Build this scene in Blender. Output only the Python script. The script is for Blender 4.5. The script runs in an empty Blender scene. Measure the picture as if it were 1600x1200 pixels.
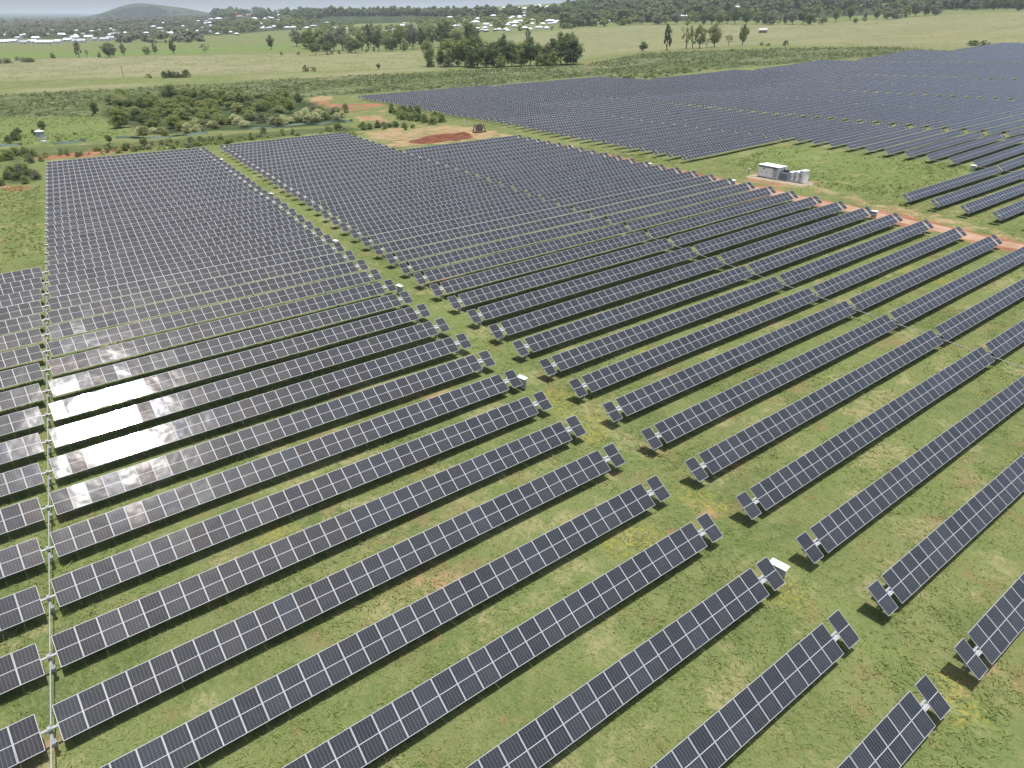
import bpy, math, random
import numpy as np

random.seed(7)
RNG = np.random.default_rng(7)
S = 1.05                      # metres per module pitch (the survey unit)
sc = bpy.context.scene
COL = sc.collection

# ---------------------------------------------------------------- camera
CU = np.array([3.415411502, -28.545432917, 27.014306690])      # survey units
FPX, YAW, PIT, ROLL = 1109.0, 0.648591594, 0.479552944, -0.015581677
PITCH, EY, EZ, SKEW = 4.531688351, 0.672347410, 0.464096030, 0.564294024
TILT = math.atan2(EZ, EY)
cy_, sy_ = math.cos(YAW), math.sin(YAW)
FWD = np.array([sy_ * math.cos(PIT), cy_ * math.cos(PIT), -math.sin(PIT)])
_R = np.array([cy_, -sy_, 0.0])
_U = np.cross(_R, FWD)
RGT = _R * math.cos(ROLL) + _U * math.sin(ROLL)
UPV = -_R * math.sin(ROLL) + _U * math.cos(ROLL)
from mathutils import Matrix, Vector, Euler
cam_d = bpy.data.cameras.new('camera')
cam = bpy.data.objects.new('camera', cam_d)
COL.objects.link(cam)
m = Matrix(((RGT[0], UPV[0], -FWD[0], CU[0] * S), (RGT[1], UPV[1], -FWD[1], CU[1] * S),
            (RGT[2], UPV[2], -FWD[2], CU[2] * S), (0, 0, 0, 1)))
cam.matrix_world = m
cam_d.sensor_width = 36.0
cam_d.lens = 36.0 * FPX / 1600.0
cam_d.clip_start = 0.5
cam_d.clip_end = 80000
sc.camera = cam

# ---------------------------------------------------------------- terrain (heights of the tracker axles, surveyed)
CP = []
def _cp(xb, L):
    for j, z in L:
        CP.append((xb + SKEW * j, j * PITCH, z))
_cp(0, [(-5,0),(0,0),(6,0),(11,.08),(16,0.0),(20,0),(24,-.3),(28,-.58),(32,-.83),(36,-1.0)])
_cp(34.3, [(-5,0),(0,0),(5,0),(10,-.02),(13,-.15),(16,-.3),(19,-.2),(22,-.7),(25,-.8),(28,-1.0),(31,-1.3),(34,-1.48),(36,-1.55)])
_cp(36.9, [(-5,0),(0,0),(8,0),(14,0.0),(18,-.1),(21,-.2),(25,-.52),(29,-.85),(33,-1.2),(36,-1.45)])
_cp(71.5, [(-5,.35),(-2,.31),(0,.2),(2,.1),(5,.1),(9,.05),(13,-.1),(17,-.33),(20,-.3),(22,-.55),(25,-.7),(30,-1.1),(36,-1.6)])
_cp(106.4, [(-5,.9),(-2,.8),(1,.72),(3,.7),(5,.62),(7,.5),(9,.43),(11,.23),(13,.13),(15,-.1),(17,-.3),(19,-.34),(21,-.5),(23,-.62),(25,-.82),(27,-1.0)])
_cp(116.3, [(-3,1.0),(2,.85),(5,.85),(16,-.2),(18,-.3),(31,-.9),(34.5,-1.0),(41.7,-2.2),(49,-2.45),(53,-2.6),(57,-3.3),(60,-3.4)])
_cp(151.7, [(-3,1.4),(5,1.02),(7,1.0),(9,.9),(11,.8),(13,.55),(15,.5),(17,.33),(20,-.15),(23,-.38),(27.4,-.8),(31,-1.15),(34.5,-1.48),(45,-2.3),(58,-3.2)])
_cp(187.8, [(0,2.3),(7.9,1.84),(12,1.3),(15.8,.93),(20,.5),(24.6,-.2),(30.8,-.5),(36.7,-1.2),(40.7,-1.57),(46.7,-2.3),(54.8,-2.84),(58,-3.2)])
_cp(223.5, [(3,2.4),(10.6,1.87),(12.7,1.63),(16.8,1.18),(18.8,1.1),(20.8,.71),(23.9,.53)])
_cp(259.5, [(5,2.9),(14.8,1.82),(19,1.31),(21.9,.95),(26,.51),(31.9,-.19),(37.7,-.93),(50,-2.2),(60,-3.2)])
_cp(331, [(8,3.2),(25,1.37),(31,.69),(45,-1.0)])
_cp(403, [(15,4.0),(30,3.0),(45,1.0)])
CP += [(-60,0,0),(-60,70,-.2),(-60,150,-1.4),(-60,220,-3),(20,240,-3),(90,260,-3.6),(160,330,-4.2),(60,340,-4.5),(-60,330,-4.5),
       (260,330,-3.5),(40,-40,0),(-40,-40,0),(120,-40,1.0),(250,-30,3),(330,380,-3),(450,0,5),(480,260,3)]
CP = np.array(CP)
def _phi(r):
    return np.where(r > 0, r * r * np.log(np.maximum(r, 1e-9)), 0)
_P = CP[:, :2] / 100.0
_n = len(_P)
_K = _phi(np.linalg.norm(_P[:, None] - _P[None], axis=2)) + 0.005 * np.eye(_n)
_Q = np.c_[np.ones(_n), _P]
_S = np.linalg.solve(np.block([[_K, _Q], [_Q.T, np.zeros((3, 3))]]), np.r_[CP[:, 2], 0, 0, 0])
def z_near(x, y):
    x = np.atleast_1d(np.asarray(x, float)); y = np.atleast_1d(np.asarray(y, float))
    q = np.stack([x, y], -1) / 100.0
    out = np.empty(len(x))
    for a in range(0, len(x), 20000):
        qq = q[a:a + 20000]
        d = np.linalg.norm(qq[:, None] - _P[None], axis=2)
        out[a:a + 20000] = _phi(d) @ _S[:_n] + _S[-3] + qq @ _S[-2:]
    return out

# the far country: survey of where the land lies, by bearing and distance
US = [-900, -300, 0, 300, 600, 900, 1200, 1600, 2000, 2600]
RS = [400, 700, 1000, 1500, 2200, 3000, 5000, 9000, 16000, 26000]
VT = {0: [158, 107, 84, 66, 54, 45, 36, 28.5, 23.5, 20.5],
      300: [142, 97, 77, 58, 45, 33, 25, 25, 24, 22],
      600: [133, 88, 70, 50, 31, 20, 23, 25, 25, 24],
      900: [127, 79, 57, 34, 13, 4, 12, 20, 23, 23],
      1200: [122, 73, 51, 27, 6, -6, 2, 15, 18, 18],
      1600: [119, 58, 36, 17, 1, -10, 0, 10, 14, 14]}
def _ray(u, v):
    d = FWD * FPX + RGT * (u - 800) + UPV * (600 - v)
    return d / np.linalg.norm(d)
def _bearing(u):
    return YAW + math.atan((u - 800) / 1250.0)
_ZT = {}
for _u, _vs in VT.items():
    _az = _bearing(_u)
    row = []
    for _r, _v in zip(RS, _vs):
        # find the pixel column that looks along this bearing, then the height of the sight line at that range
        uu = _u
        for _ in range(12):
            d = _ray(uu, _v)
            uu += (math.tan(_az - YAW) - math.tan(math.atan2(d[0], d[1]) - YAW)) * 1250
        d = _ray(uu, _v)
        row.append(CU[2] + _r * d[2] / math.hypot(d[0], d[1]))
    _ZT[_u] = np.array(row)
_ZT[-300] = _ZT[0]; _ZT[-900] = _ZT[0]; _ZT[2000] = _ZT[1600]; _ZT[2600] = _ZT[1600]
_ZG = np.array([_ZT[u] for u in US])
_AZ = np.array([_bearing(u) for u in US])
_LR = np.log(RS)
def _cub(xs, x):
    """index and Catmull-Rom style weights on a non-uniform axis"""
    x = np.clip(x, xs[0], xs[-1])
    i = np.clip(np.searchsorted(xs, x) - 1, 0, len(xs) - 2)
    t = (x - xs[i]) / (xs[i + 1] - xs[i])
    return i, t
def z_far(x, y):
    dx, dy = x - CU[0], y - CU[1]
    r = np.hypot(dx, dy)
    az = np.arctan2(dx, dy)
    i, s = _cub(_AZ, az)
    s = s * s * (3 - 2 * s)
    k, t = _cub(_LR, np.log(np.maximum(r, 1)))
    def col(ii):
        a = _ZG[ii]
        n = np.arange(len(ii))
        km, kp = np.clip(k - 1, 0, 9), np.clip(k + 2, 0, 9)
        p0, p1, p2, p3 = a[n, km], a[n, k], a[n, k + 1], a[n, kp]
        m1 = 0.4 * (p2 - p0); m2 = 0.4 * (p3 - p1)
        h = t
        return (2*h**3-3*h**2+1)*p1 + (h**3-2*h**2+h)*m1 + (-2*h**3+3*h**2)*p2 + (h**3-h**2)*m2
    z = col(i) * (1 - s) + col(i + 1) * s
    # the old volcano on the skyline
    a0 = _bearing(228)
    cx, cy = CU[0] + 6800 * math.sin(a0), CU[1] + 6800 * math.cos(a0)
    px = (x - cx) * math.cos(a0) - (y - cy) * math.sin(a0)
    py = (x - cx) * math.sin(a0) + (y - cy) * math.cos(a0)
    prof = np.exp(-np.abs(np.where(px > 0, px / 235, px / 255)) ** 2.0) * 90 + np.exp(-((px - 330) / 210) ** 2) * 44
    z = z + prof * np.exp(-(py / 420.0) ** 2)
    return z
def zs(x, y):
    """tracker-axle datum (units) at x, y (units)"""
    x = np.atleast_1d(np.asarray(x, float)); y = np.atleast_1d(np.asarray(y, float))
    ox = np.maximum(np.maximum(-60 - x, x - 545), 0)
    oy = np.maximum(np.maximum(-40 - y, y - 300), 0)
    w = np.clip(np.hypot(ox, oy) / 230.0, 0, 1)
    w = w * w * (3 - 2 * w)
    zn = np.where(w < 1, z_near(np.clip(x, -400, 900), np.clip(y, -300, 700)), 0)
    zf = np.where(w > 0, z_far(x, y), 0)
    return zn * (1 - w) + zf * w
HG = 1.22                     # axle height above the ground (units)
def zg(x, y):
    return zs(x, y) - HG
def pix(u, v, h=0.0):
    """survey sighting: the ground point (units) seen along a sight line; h lifts the target above the ground"""
    d = _ray(u, v)
    t = np.geomspace(12, 30000, 700)
    Q = CU + t[:, None] * d
    f = Q[:, 2] - zg(Q[:, 0], Q[:, 1]) - h
    i = int(np.argmax(f < 0))
    if f[i] >= 0:
        i = len(t) - 1
    a, b = t[i - 1], t[i]
    for _ in range(24):
        c = 0.5 * (a + b)
        q = CU + c * d
        if q[2] - zg(q[0], q[1])[0] - h < 0: b = c
        else: a = c
    q = CU + 0.5 * (a + b) * d
    return q
def pix_s(u, v):
    q = pix(u, v)
    return q, float(np.dot(q - CU, FWD)) / FPX     # ground point and units per pixel there

# ---------------------------------------------------------------- helpers
def tag(o, label=None, cat=None, group=None, kind=None):
    if label: o['label'] = label
    if cat: o['category'] = cat
    if group: o['group'] = group
    if kind: o['kind'] = kind
    return o
class MB:
    def __init__(s):
        s.v = []; s.f = []; s.m = []; s.uv = []
    def add(s, vs, fs, mi=0, uvs=None):
        b = len(s.v)
        s.v += [tuple(map(float, q)) for q in vs]
        for k, f in enumerate(fs):
            s.f.append([b + i for i in f]); s.m.append(mi)
            s.uv.append(uvs[k] if uvs else [(0, 0)] * len(f))
    def box(s, c, d, mi=0, rot=None, taper=1.0):
        x, y, z = [q / 2 for q in d]
        P = [(-x,-y,-z),(x,-y,-z),(x,y,-z),(-x,y,-z),(-x*taper,-y*taper,z),(x*taper,-y*taper,z),(x*taper,y*taper,z),(-x*taper,y*taper,z)]
        if rot is not None:
            P = [tuple(rot @ Vector(q)) for q in P]
        s.add([(a + c[0], b + c[1], e + c[2]) for a, b, e in P],
              [(0,3,2,1),(4,5,6,7),(0,1,5,4),(1,2,6,5),(2,3,7,6),(3,0,4,7)], mi)
    def tube(s, a, b, r0, r1=None, n=8, mi=0, cap=True):
        a = np.array(a, float); b = np.array(b, float)
        r1 = r0 if r1 is None else r1
        w = (b - a) / max(np.linalg.norm(b - a), 1e-9)
        t = np.array([0, 0, 1.0]) if abs(w[2]) < 0.9 else np.array([1.0, 0, 0])
        p = np.cross(w, t); p /= np.linalg.norm(p); q = np.cross(w, p)
        V = []
        for c, r in ((a, r0), (b, r1)):
            for k in range(n):
                an = 2 * math.pi * (k + 0.5) / n
                V.append(c + r * (math.cos(an) * p + math.sin(an) * q))
        F = [(k, (k + 1) % n, n + (k + 1) % n, n + k) for k in range(n)]
        if cap:
            F += [tuple(range(n))[::-1], tuple(range(n, 2 * n))]
        s.add(V, F, mi)
    def mesh(s, name, mats):
        me = bpy.data.meshes.new(name)
        me.from_pydata(s.v, [], s.f)
        for q in mats: me.materials.append(q)
        me.polygons.foreach_set('material_index', s.m)
        uvl = me.uv_layers.new(name='UVMap')
        flat = [c for f in s.uv for p_ in f for c in p_]
        uvl.data.foreach_set('uv', flat)
        me.update()
        return me
    def build(s, name, mats, parent=None, loc=None):
        o = bpy.data.objects.new(name, s.mesh(name, mats if isinstance(mats, (list, tuple)) else [mats]))
        COL.objects.link(o)
        if parent: o.parent = parent
        if loc is not None: o.location = loc
        return o
def link(name, me, parent=None, loc=(0, 0, 0), rot=(0, 0, 0), scale=None):
    o = bpy.data.objects.new(name, me)
    o.location = loc; o.rotation_euler = rot
    if scale is not None: o.scale = scale
    if parent: o.parent = parent
    COL.objects.link(o)
    return o
def empty(name, loc, rz=0.0):
    o = bpy.data.objects.new(name, None)
    o.empty_display_size = 0.5
    o.location = loc; o.rotation_euler = (0, 0, rz)
    COL.objects.link(o)
    return o
def W(q):
    return (float(q[0]) * S, float(q[1]) * S, float(q[2]) * S)
ORD = ['first','second','third','fourth','fifth','sixth','seventh','eighth','ninth','tenth','eleventh','twelfth','thirteenth','fourteenth',
       'fifteenth','sixteenth','seventeenth','eighteenth','nineteenth']
TENS = {20:'twent',30:'thirt',40:'fort',50:'fift',60:'sixt'}
def ordinal(n):
    if n < 20: return ORD[n - 1]
    t, r = n // 10 * 10, n % 10
    return TENS[t] + 'ieth' if r == 0 else TENS[t] + 'y-' + ORD[r - 1]

# ---------------------------------------------------------------- materials
class NT:
    def __init__(s, name):
        s.mat = bpy.data.materials.new(name); s.mat.use_nodes = True
        s.t = s.mat.node_tree; s.n = s.t.nodes; s.l = s.t.links
        s.b = s.n['Principled BSDF']
    def node(s, ty, **kw):
        o = s.n.new(ty)
        for k, v in kw.items():
            setattr(o, k, v)
        return o
    def set(s, sock, v):
        if hasattr(v, 'is_linked') or isinstance(v, bpy.types.NodeSocket):
            s.l.new(v, sock)
        elif v is not None:
            sock.default_value = v
    def math(s, op, a, b=None, clamp=False):
        o = s.node('ShaderNodeMath', operation=op); o.use_clamp = clamp
        s.set(o.inputs[0], a)
        if b is not None: s.set(o.inputs[1], b)
        return o.outputs[0]
    def mix(s, f, a, b):
        o = s.node('ShaderNodeMix', data_type='RGBA')
        s.set(o.inputs[0], f)
        s.set(o.inputs[6], a if not isinstance(a, tuple) else (*a, 1)); s.set(o.inputs[7], b if not isinstance(b, tuple) else (*b, 1))
        return o.outputs[2]
    def noise(s, vec, scale, detail=3.0, rough=0.55, dim='3D'):
        o = s.node('ShaderNodeTexNoise'); o.noise_dimensions = dim
        s.set(o.inputs['Vector'], vec); o.inputs['Scale'].default_value = scale
        o.inputs['Detail'].default_value = detail; o.inputs['Roughness'].default_value = rough
        return o.outputs['Fac']
    def ramp(s, f, a, b, lo=0.0, hi=1.0):
        o = s.node('ShaderNodeMapRange'); o.interpolation_type = 'SMOOTHSTEP'
        s.set(o.inputs['Value'], f)
        o.inputs['From Min'].default_value = a; o.inputs['From Max'].default_value = b
        o.inputs['To Min'].default_value = lo; o.inputs['To Max'].default_value = hi
        return o.outputs[0]
    def pos(s):
        return s.node('ShaderNodeNewGeometry').outputs['Position']
def plain(name, col, rough=0.6, metal=0.0, var=0.12, scale=1.5):
    t = NT(name)
    co = t.node('ShaderNodeTexCoord').outputs['Object']
    n = t.noise(co, scale, 4)
    c = t.mix(n, tuple(q * (1 - var) for q in col), tuple(min(1, q * (1 + var)) for q in col))
    t.l.new(c, t.b.inputs['Base Color'])
    t.b.inputs['Roughness'].default_value = rough; t.b.inputs['Metallic'].default_value = metal
    return t.mat

def panel_material():
    t = NT('solar_glass')
    uv = t.node('ShaderNodeUVMap').outputs[0]
    sp = t.node('ShaderNodeSeparateXYZ'); t.l.new(uv, sp.inputs[0])
    u, v = sp.outputs[0], sp.outputs[1]
    def lines(c, n, w):
        a = t.math('FRACT', t.math('MULTIPLY', c, n))
        d = t.math('ABSOLUTE', t.math('SUBTRACT', a, 0.5))
        return t.math('GREATER_THAN', d, 0.5 - w)
    lu = lines(u, 6, 0.030)
    lv = lines(v, 20, 0.035)
    bus = lines(u, 30, 0.05)
    mid = t.math('LESS_THAN', t.math('ABSOLUTE', t.math('SUBTRACT', v, 0.5)), 0.0105)
    oi = t.node('ShaderNodeObjectInfo').outputs['Random']
    isl = t.node('ShaderNodeNewGeometry').outputs['Random Per Island']
    rnd = t.math('FRACT', t.math('ADD', t.math('MULTIPLY', oi, 7.31), t.math('MULTIPLY', isl, 3.77)))
    rnd2 = t.math('FRACT', t.math('MULTIPLY', rnd, 13.7))
    cell = t.mix(rnd, (0.0132, 0.0158, 0.0190), (0.0222, 0.0254, 0.0295))
    cell = t.mix(t.ramp(rnd2, 0.86, 0.98), cell, (0.021, 0.0265, 0.033))
    cell = t.mix(t.math('MULTIPLY', bus, 0.10), cell, (0.30, 0.31, 0.33))
    cell = t.mix(t.math('MULTIPLY', lv, 0.16), cell, (0.42, 0.44, 0.48))
    cell = t.mix(t.math('MULTIPLY', lu, 0.28), cell, (0.46, 0.48, 0.52))
    cell = t.mix(mid, cell, (0.37, 0.37, 0.385))
    # thin film of dust, uneven
    co = t.node('ShaderNodeTexCoord').outputs['Object']
    du = t.noise(co, 1.3, 4)
    cell = t.mix(t.ramp(du, 0.45, 0.8, 0.0, 0.05), cell, (0.30, 0.24, 0.19))
    t.l.new(cell, t.b.inputs['Base Color'])
    t.set(t.b.inputs['Roughness'], t.ramp(rnd2, 0, 1, 0.066, 0.098))
    t.b.inputs['IOR'].default_value = 1.42
    # rolled glass is never quite flat: gentle bow within each module
    bp = t.node('ShaderNodeBump'); bp.inputs['Strength'].default_value = 1.0; bp.inputs['Distance'].default_value = 0.016
    t.l.new(t.noise(t.pos(), 0.85, 1.5), bp.inputs['Height']); t.l.new(bp.outputs[0], t.b.inputs['Normal'])
    rnd3 = t.math('FRACT', t.math('MULTIPLY', rnd, 37.1))
    tint = t.mix(t.ramp(rnd3, .66, .92), t.mix(t.ramp(rnd3, .20, .05), (1, 1, 1), (1, .93, .90)), (.90, .92, 1))
    t.l.new(tint, t.b.inputs['Specular Tint'])
    return t.mat
M_GLASS = panel_material()
M_FRAME = plain('panel_frame', (0.33, 0.335, 0.35), 0.62, 0.2, 0.06)
M_BACK = plain('panel_backsheet', (0.45, 0.45, 0.46), 0.6)
M_STEEL = plain('galvanised_steel', (0.37, 0.38, 0.39), 0.5, 0.3, 0.15, 3)
M_WHITE = plain('white_paint', (0.78, 0.79, 0.79), 0.5, 0.0, 0.05)
M_GREY = plain('grey_paint', (0.36, 0.39, 0.41), 0.55, 0.0, 0.08)
M_DARK = plain('dark_metal', (0.06, 0.06, 0.065), 0.5)
M_LOUVRE = plain('louvre_grey', (0.22, 0.25, 0.27), 0.5)
M_CONC = plain('concrete', (0.36, 0.34, 0.31), 0.9)
M_TEAL = plain('shade_cloth', (0.088, 0.128, 0.098), 0.8, 0, 0.6, 0.25)
M_RUST = plain('rusty_brown', (0.12, 0.075, 0.05), 0.8, 0, 0.3, 2)
M_TIMBER = plain('grey_timber', (0.20, 0.16, 0.12), 0.85, 0, 0.25, 3)
M_TANK = plain('tank_green', (0.30, 0.36, 0.36), 0.6)

# ---------------------------------------------------------------- ground zones (surveyed outlines, world units)
def poly(pts):
    return np.array([pix(u, v)[:2] for u, v in pts])
def inside(P, X, Y):
    r = np.zeros(len(X), bool)
    n = len(P)
    for i in range(n):
        x0, y0 = P[i]; x1, y1 = P[(i + 1) % n]
        c = ((y0 > Y) != (y1 > Y))
        with np.errstate(divide='ignore', invalid='ignore'):
            xx = (x1 - x0) * (Y - y0) / (y1 - y0) + x0
        r ^= c & (X < xx)
    return r
def edge_dist(P, X, Y):
    d = np.full(len(X), 1e9)
    n = len(P)
    for i in range(n):
        a = P[i]; b = P[(i + 1) % n]
        ab = b - a
        t = np.clip(((X - a[0]) * ab[0] + (Y - a[1]) * ab[1]) / max(ab @ ab, 1e-9), 0, 1)
        d = np.minimum(d, np.hypot(X - a[0] - t * ab[0], Y - a[1] - t * ab[1]))
    return d
def soft(P, X, Y, f):
    bb0, bb1 = P.min(0) - f, P.max(0) + f
    k = np.where((X > bb0[0]) & (X < bb1[0]) & (Y > bb0[1]) & (Y < bb1[1]))[0]
    out = np.zeros(len(X))
    if len(k) == 0: return out
    ins = inside(P, X[k], Y[k]); d = edge_dist(P, X[k], Y[k])
    out[k] = np.clip(0.5 + np.where(ins, d, -d) / (2 * f), 0, 1)
    return out
def strip(x0, x1, j0, j1, n=8):
    a = [(x0 + SKEW * j, j * PITCH) for j in np.linspace(j0, j1, n)]
    b = [(x1 + SKEW * j, j * PITCH) for j in np.linspace(j1, j0, n)]
    return np.array(a + b)

# ground sheet: rings round the survey point, fine near by and in the view, reaching past the horizon
radii = [4.0]
while radii[-1] < 26500:
    radii.append(radii[-1] + max(0.85, 0.0125 * radii[-1]))
radii = np.array(radii)
a_in = np.radians(np.arange(-46, 46.01, 0.34))
a_out = np.radians(np.arange(50, 310.1, 4.0))
angs = YAW + np.r_[a_in, a_out]
na, nr = len(angs), len(radii)
RR, AA = np.meshgrid(radii, angs, indexing='ij')
GX = (CU[0] + RR * np.sin(AA)).ravel(); GY = (CU[1] + RR * np.cos(AA)).ravel()
GZ = zg(GX, GY)
_r = RR.ravel()
GZ = GZ + np.where(_r < 600, 0.05 * np.sin(GX * 0.31 + 1.3 * np.sin(GY * 0.17)) * np.cos(GY * 0.27), 0)
GX = np.r_[GX, CU[0]]; GY = np.r_[GY, CU[1]]; GZ = np.r_[GZ, zg(CU[0], CU[1])]
idx = np.arange(na * nr).reshape(nr, na)
a = idx[:-1, :]; b = idx[1:, :]
quads = np.stack([a, b, np.roll(b, -1, 1), np.roll(a, -1, 1)], -1).reshape(-1, 4)
tris = np.stack([idx[0], np.roll(idx[0], -1), np.full(na, na * nr)], -1)
me = bpy.data.meshes.new('ground')
nv = len(GX)
me.vertices.add(nv)
me.vertices.foreach_set('co', np.stack([GX * S, GY * S, GZ * S], -1).ravel())
nl = len(quads) * 4 + len(tris) * 3
me.loops.add(nl)
me.loops.foreach_set('vertex_index', np.r_[quads[:, ::-1].ravel(), tris.ravel()].astype(np.int32))
me.polygons.add(len(quads) + len(tris))
me.polygons.foreach_set('loop_start', np.r_[np.arange(len(quads)) * 4, len(quads) * 4 + np.arange(len(tris)) * 3].astype(np.int32))
me.update(calc_edges=True); me.validate()
me.polygons.foreach_set('use_smooth', np.ones(len(me.polygons), bool))

red = np.zeros(nv); tan = np.zeros(nv); crop = np.zeros(nv); straw = np.zeros(nv); wood = np.zeros(nv); flower = np.zeros(nv); lush = np.zeros(nv)
def put(arr, P, f, k=1.0):
    np.maximum(arr, soft(P, GX, GY, f) * k, out=arr)
put(red, strip(106.7, 111.6, -7, 27, 12), 1.6)
put(red, poly([(640,222),(660,212),(700,207),(735,210),(738,214),(700,220),(650,226)]), 2.0)
put(red, poly([(482,159),(500,156),(530,160),(600,161),(618,170),(585,170),(560,173),(548,183),(532,179),(512,171)]), 5.0, .66)
put(red, poly([(28,248),(160,234),(230,227),(230,233),(140,244),(30,253)]), 2.2)
put(red, poly([(560,183),(596,181),(600,190),(560,191)]), 2.0, .5)
put(red, poly([(0,291),(50,292),(46,301),(0,308)]), 1.5, .6)
put(red, poly([(914,98),(931,96),(926,108),(912,109)]), 2.5, .62)
put(red, poly([(1090,262),(1180,270),(1290,292),(1390,325),(1330,322),(1240,300),(1160,283)]), 3.0, .55)
put(tan, poly([(590,228),(600,208),(660,197),(760,197),(800,205),(790,213),(700,225),(625,234)]), 5.0, .85)
put(tan, poly([(555,206),(640,198),(640,232),(600,226)]), 2.5, .7)
put(tan, poly([(1165,270),(1260,284),(1340,305),(1420,330),(1500,345),(1600,366),(1600,380),(1480,352),(1380,330),(1250,300),(1180,285)]), 2.5, .85)
put(tan, poly([(480,158),(500,150),(522,149),(516,157),(495,159)]), 2.0)
put(tan, poly([(555,182),(595,180),(600,188),(565,190)]), 2.0)
put(straw, poly([(20,140),(100,136),(230,130),(232,134),(120,141),(30,144)]), 10, .9)
put(straw, poly([(390,118),(520,113),(672,106),(680,109),(540,119),(400,124)]), 10, 1.0)
put(tan, poly([(1440,55),(1520,51),(1600,47),(1600,50),(1520,54),(1450,58)]), 14, .45)
put(tan, poly([(0,215),(22,214),(25,224),(0,226)]), 2, .5)
put(crop, poly([(-60,152),(200,139),(400,127),(560,118),(680,112),(800,106),(905,103),(1000,84),(1200,76),(1400,74),(1470,79),(1380,88),(1270,96),(1100,110),(1020,122),(920,119),(770,133),(560,147),(470,153),(160,152),(150,182),(-60,184)]), 10)
put(straw, poly([(-60,128),(-60,98),(200,88),(560,82),(668,80),(668,104),(480,111),(250,119)]), 12)
put(straw, poly([(905,90),(770,58),(880,46),(1000,40),(1300,36),(1600,18),(1700,17),(1700,70),(1480,76),(1380,73),(1180,70),(1000,80)]), 14, .75)
put(straw, poly([(470,25),(640,22),(690,30),(600,36),(520,44)]), 40, .5)
put(lush, poly([(-60,82),(230,78),(462,69),(470,77),(200,87),(-60,93)]), 12)
put(lush, poly([(-60,182),(150,181),(165,195),(205,206),(210,214),(140,221),(60,226),(-60,228)]), 4, .7)
put(lush, poly([(1130,255),(1215,228),(1400,245),(1520,262),(1400,310),(1250,288)]), 4, .6)
put(lush, strip(34.8, 36.6, -6, 40), 0.8, .5)
for P_, f_, k_ in ((poly([(-60,62),(180,60),(330,56),(450,47),(560,38),(700,30),(860,28),(1000,34),(1200,33),(1500,16),(1700,12),(1700,-2),(1500,4),(1200,14),(900,16),(600,24),(330,30),(120,33),(-60,35)]), 60, .8),):
    put(wood, P_, f_, k_)
wood = np.maximum(wood, np.clip((np.hypot(GX - CU[0], GY - CU[1]) - 2600) / 900, 0, 1))
put(wood, poly([(148,176),(150,150),(300,142),(470,150),(545,178),(530,196),(330,206),(240,212),(180,195)]), 5, .75)
put(wood, poly([(0,232),(120,226),(330,212),(540,196),(600,205),(520,207),(330,224),(180,236),(70,250),(0,262)]), 3, .55)
put(wood, poly([(0,240),(56,238),(60,285),(0,290)]), 3, .6)
for u, v, r_ in ((870,622,2.2),(880,640,1.5),(925,662,1.8),(930,680,1.6),(985,845,2.2),(1010,838,1.6),(960,850,1.4),(1232,935,1.6),(1226,920,1.2),(1490,1068,1.3),(1505,1105,1.6),(440,832,1.6),(425,838,1.3),(1090,778,1.8),(1125,795,1.2),(504,360,1.6),(1405,420,2.0),(1475,440,1.8),(905,560,1.2),(1010,550,1.2),(560,540,1.0)):
    q = pix(u, v)
    d = np.hypot(GX - q[0], GY - q[1])
    flower = np.maximum(flower, np.clip(1.1 - d / r_, 0, 1))
for nm, arrs in (('zone_a', (red, tan, crop)), ('zone_b', (straw, wood, flower)), ('zone_c', (lush, lush * 0, lush * 0))):
    at = me.color_attributes.new(nm, 'FLOAT_COLOR', 'POINT')
    at.data.foreach_set('color', np.stack([*arrs, np.ones(nv)], -1).astype(np.float32).ravel())

def grass_colour(t, p_):
    """living turf: greens, yellow-greens and dry straw in patches of several sizes; returns colour and fine noise"""
    big = t.noise(p_, 0.055, 3)
    medium = t.noise(p_, 0.35, 4)
    # blades lie over in drifts: the finest noise is drawn out along a slowly turning direction
    warp = t.node('ShaderNodeTexNoise'); t.l.new(p_, warp.inputs['Vector']); warp.inputs['Scale'].default_value = 0.5; warp.inputs['Detail'].default_value = 2
    wv = t.node('ShaderNodeVectorMath', operation='MULTIPLY_ADD'); t.l.new(warp.outputs['Color'], wv.inputs[0]); wv.inputs[1].default_value = (1.6, 1.6, 0); t.l.new(p_, wv.inputs[2])
    mp = t.node('ShaderNodeMapping'); mp.inputs['Scale'].default_value = (1.0, 0.42, 1.0); mp.inputs['Rotation'].default_value = (0, 0, 0.5); t.l.new(wv.outputs[0], mp.inputs['Vector'])
    fine = t.noise(mp.outputs[0], 4.2, 6, 0.72)
    hair = t.noise(mp.outputs[0], 17.0, 4, 0.75)
    g = t.mix(t.ramp(medium, 0.34, 0.66), (0.072, 0.105, 0.031), (0.132, 0.150, 0.056))
    g = t.mix(t.ramp(big, 0.42, 0.62), g, t.mix(medium, (0.088, 0.130, 0.037), (0.150, 0.168, 0.064)))
    g = t.mix(t.ramp(fine, 0.40, 0.72, 0, 0.8), g, (0.170, 0.172, 0.080))
    g = t.mix(t.ramp(hair, 0.50, 0.36, 0, 0.42), g, (0.050, 0.070, 0.020))
    g = t.mix(t.ramp(hair, 0.54, 0.68, 0, 0.45), g, (0.205, 0.212, 0.094))
    dry = t.math('MULTIPLY', t.ramp(t.noise(p_, 0.21, 5, 0.6), 0.53, 0.64), t.ramp(fine, 0.36, 0.60))
    g = t.mix(t.math('MULTIPLY', dry, 0.48), g, (0.31, 0.26, 0.15))
    brn = t.ramp(t.noise(p_, 0.28, 5, 0.65), 0.55, 0.68)
    g = t.mix(t.math('MULTIPLY', brn, 0.6), g, (0.165, 0.125, 0.062))
    return g, big, medium, fine, hair

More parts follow.
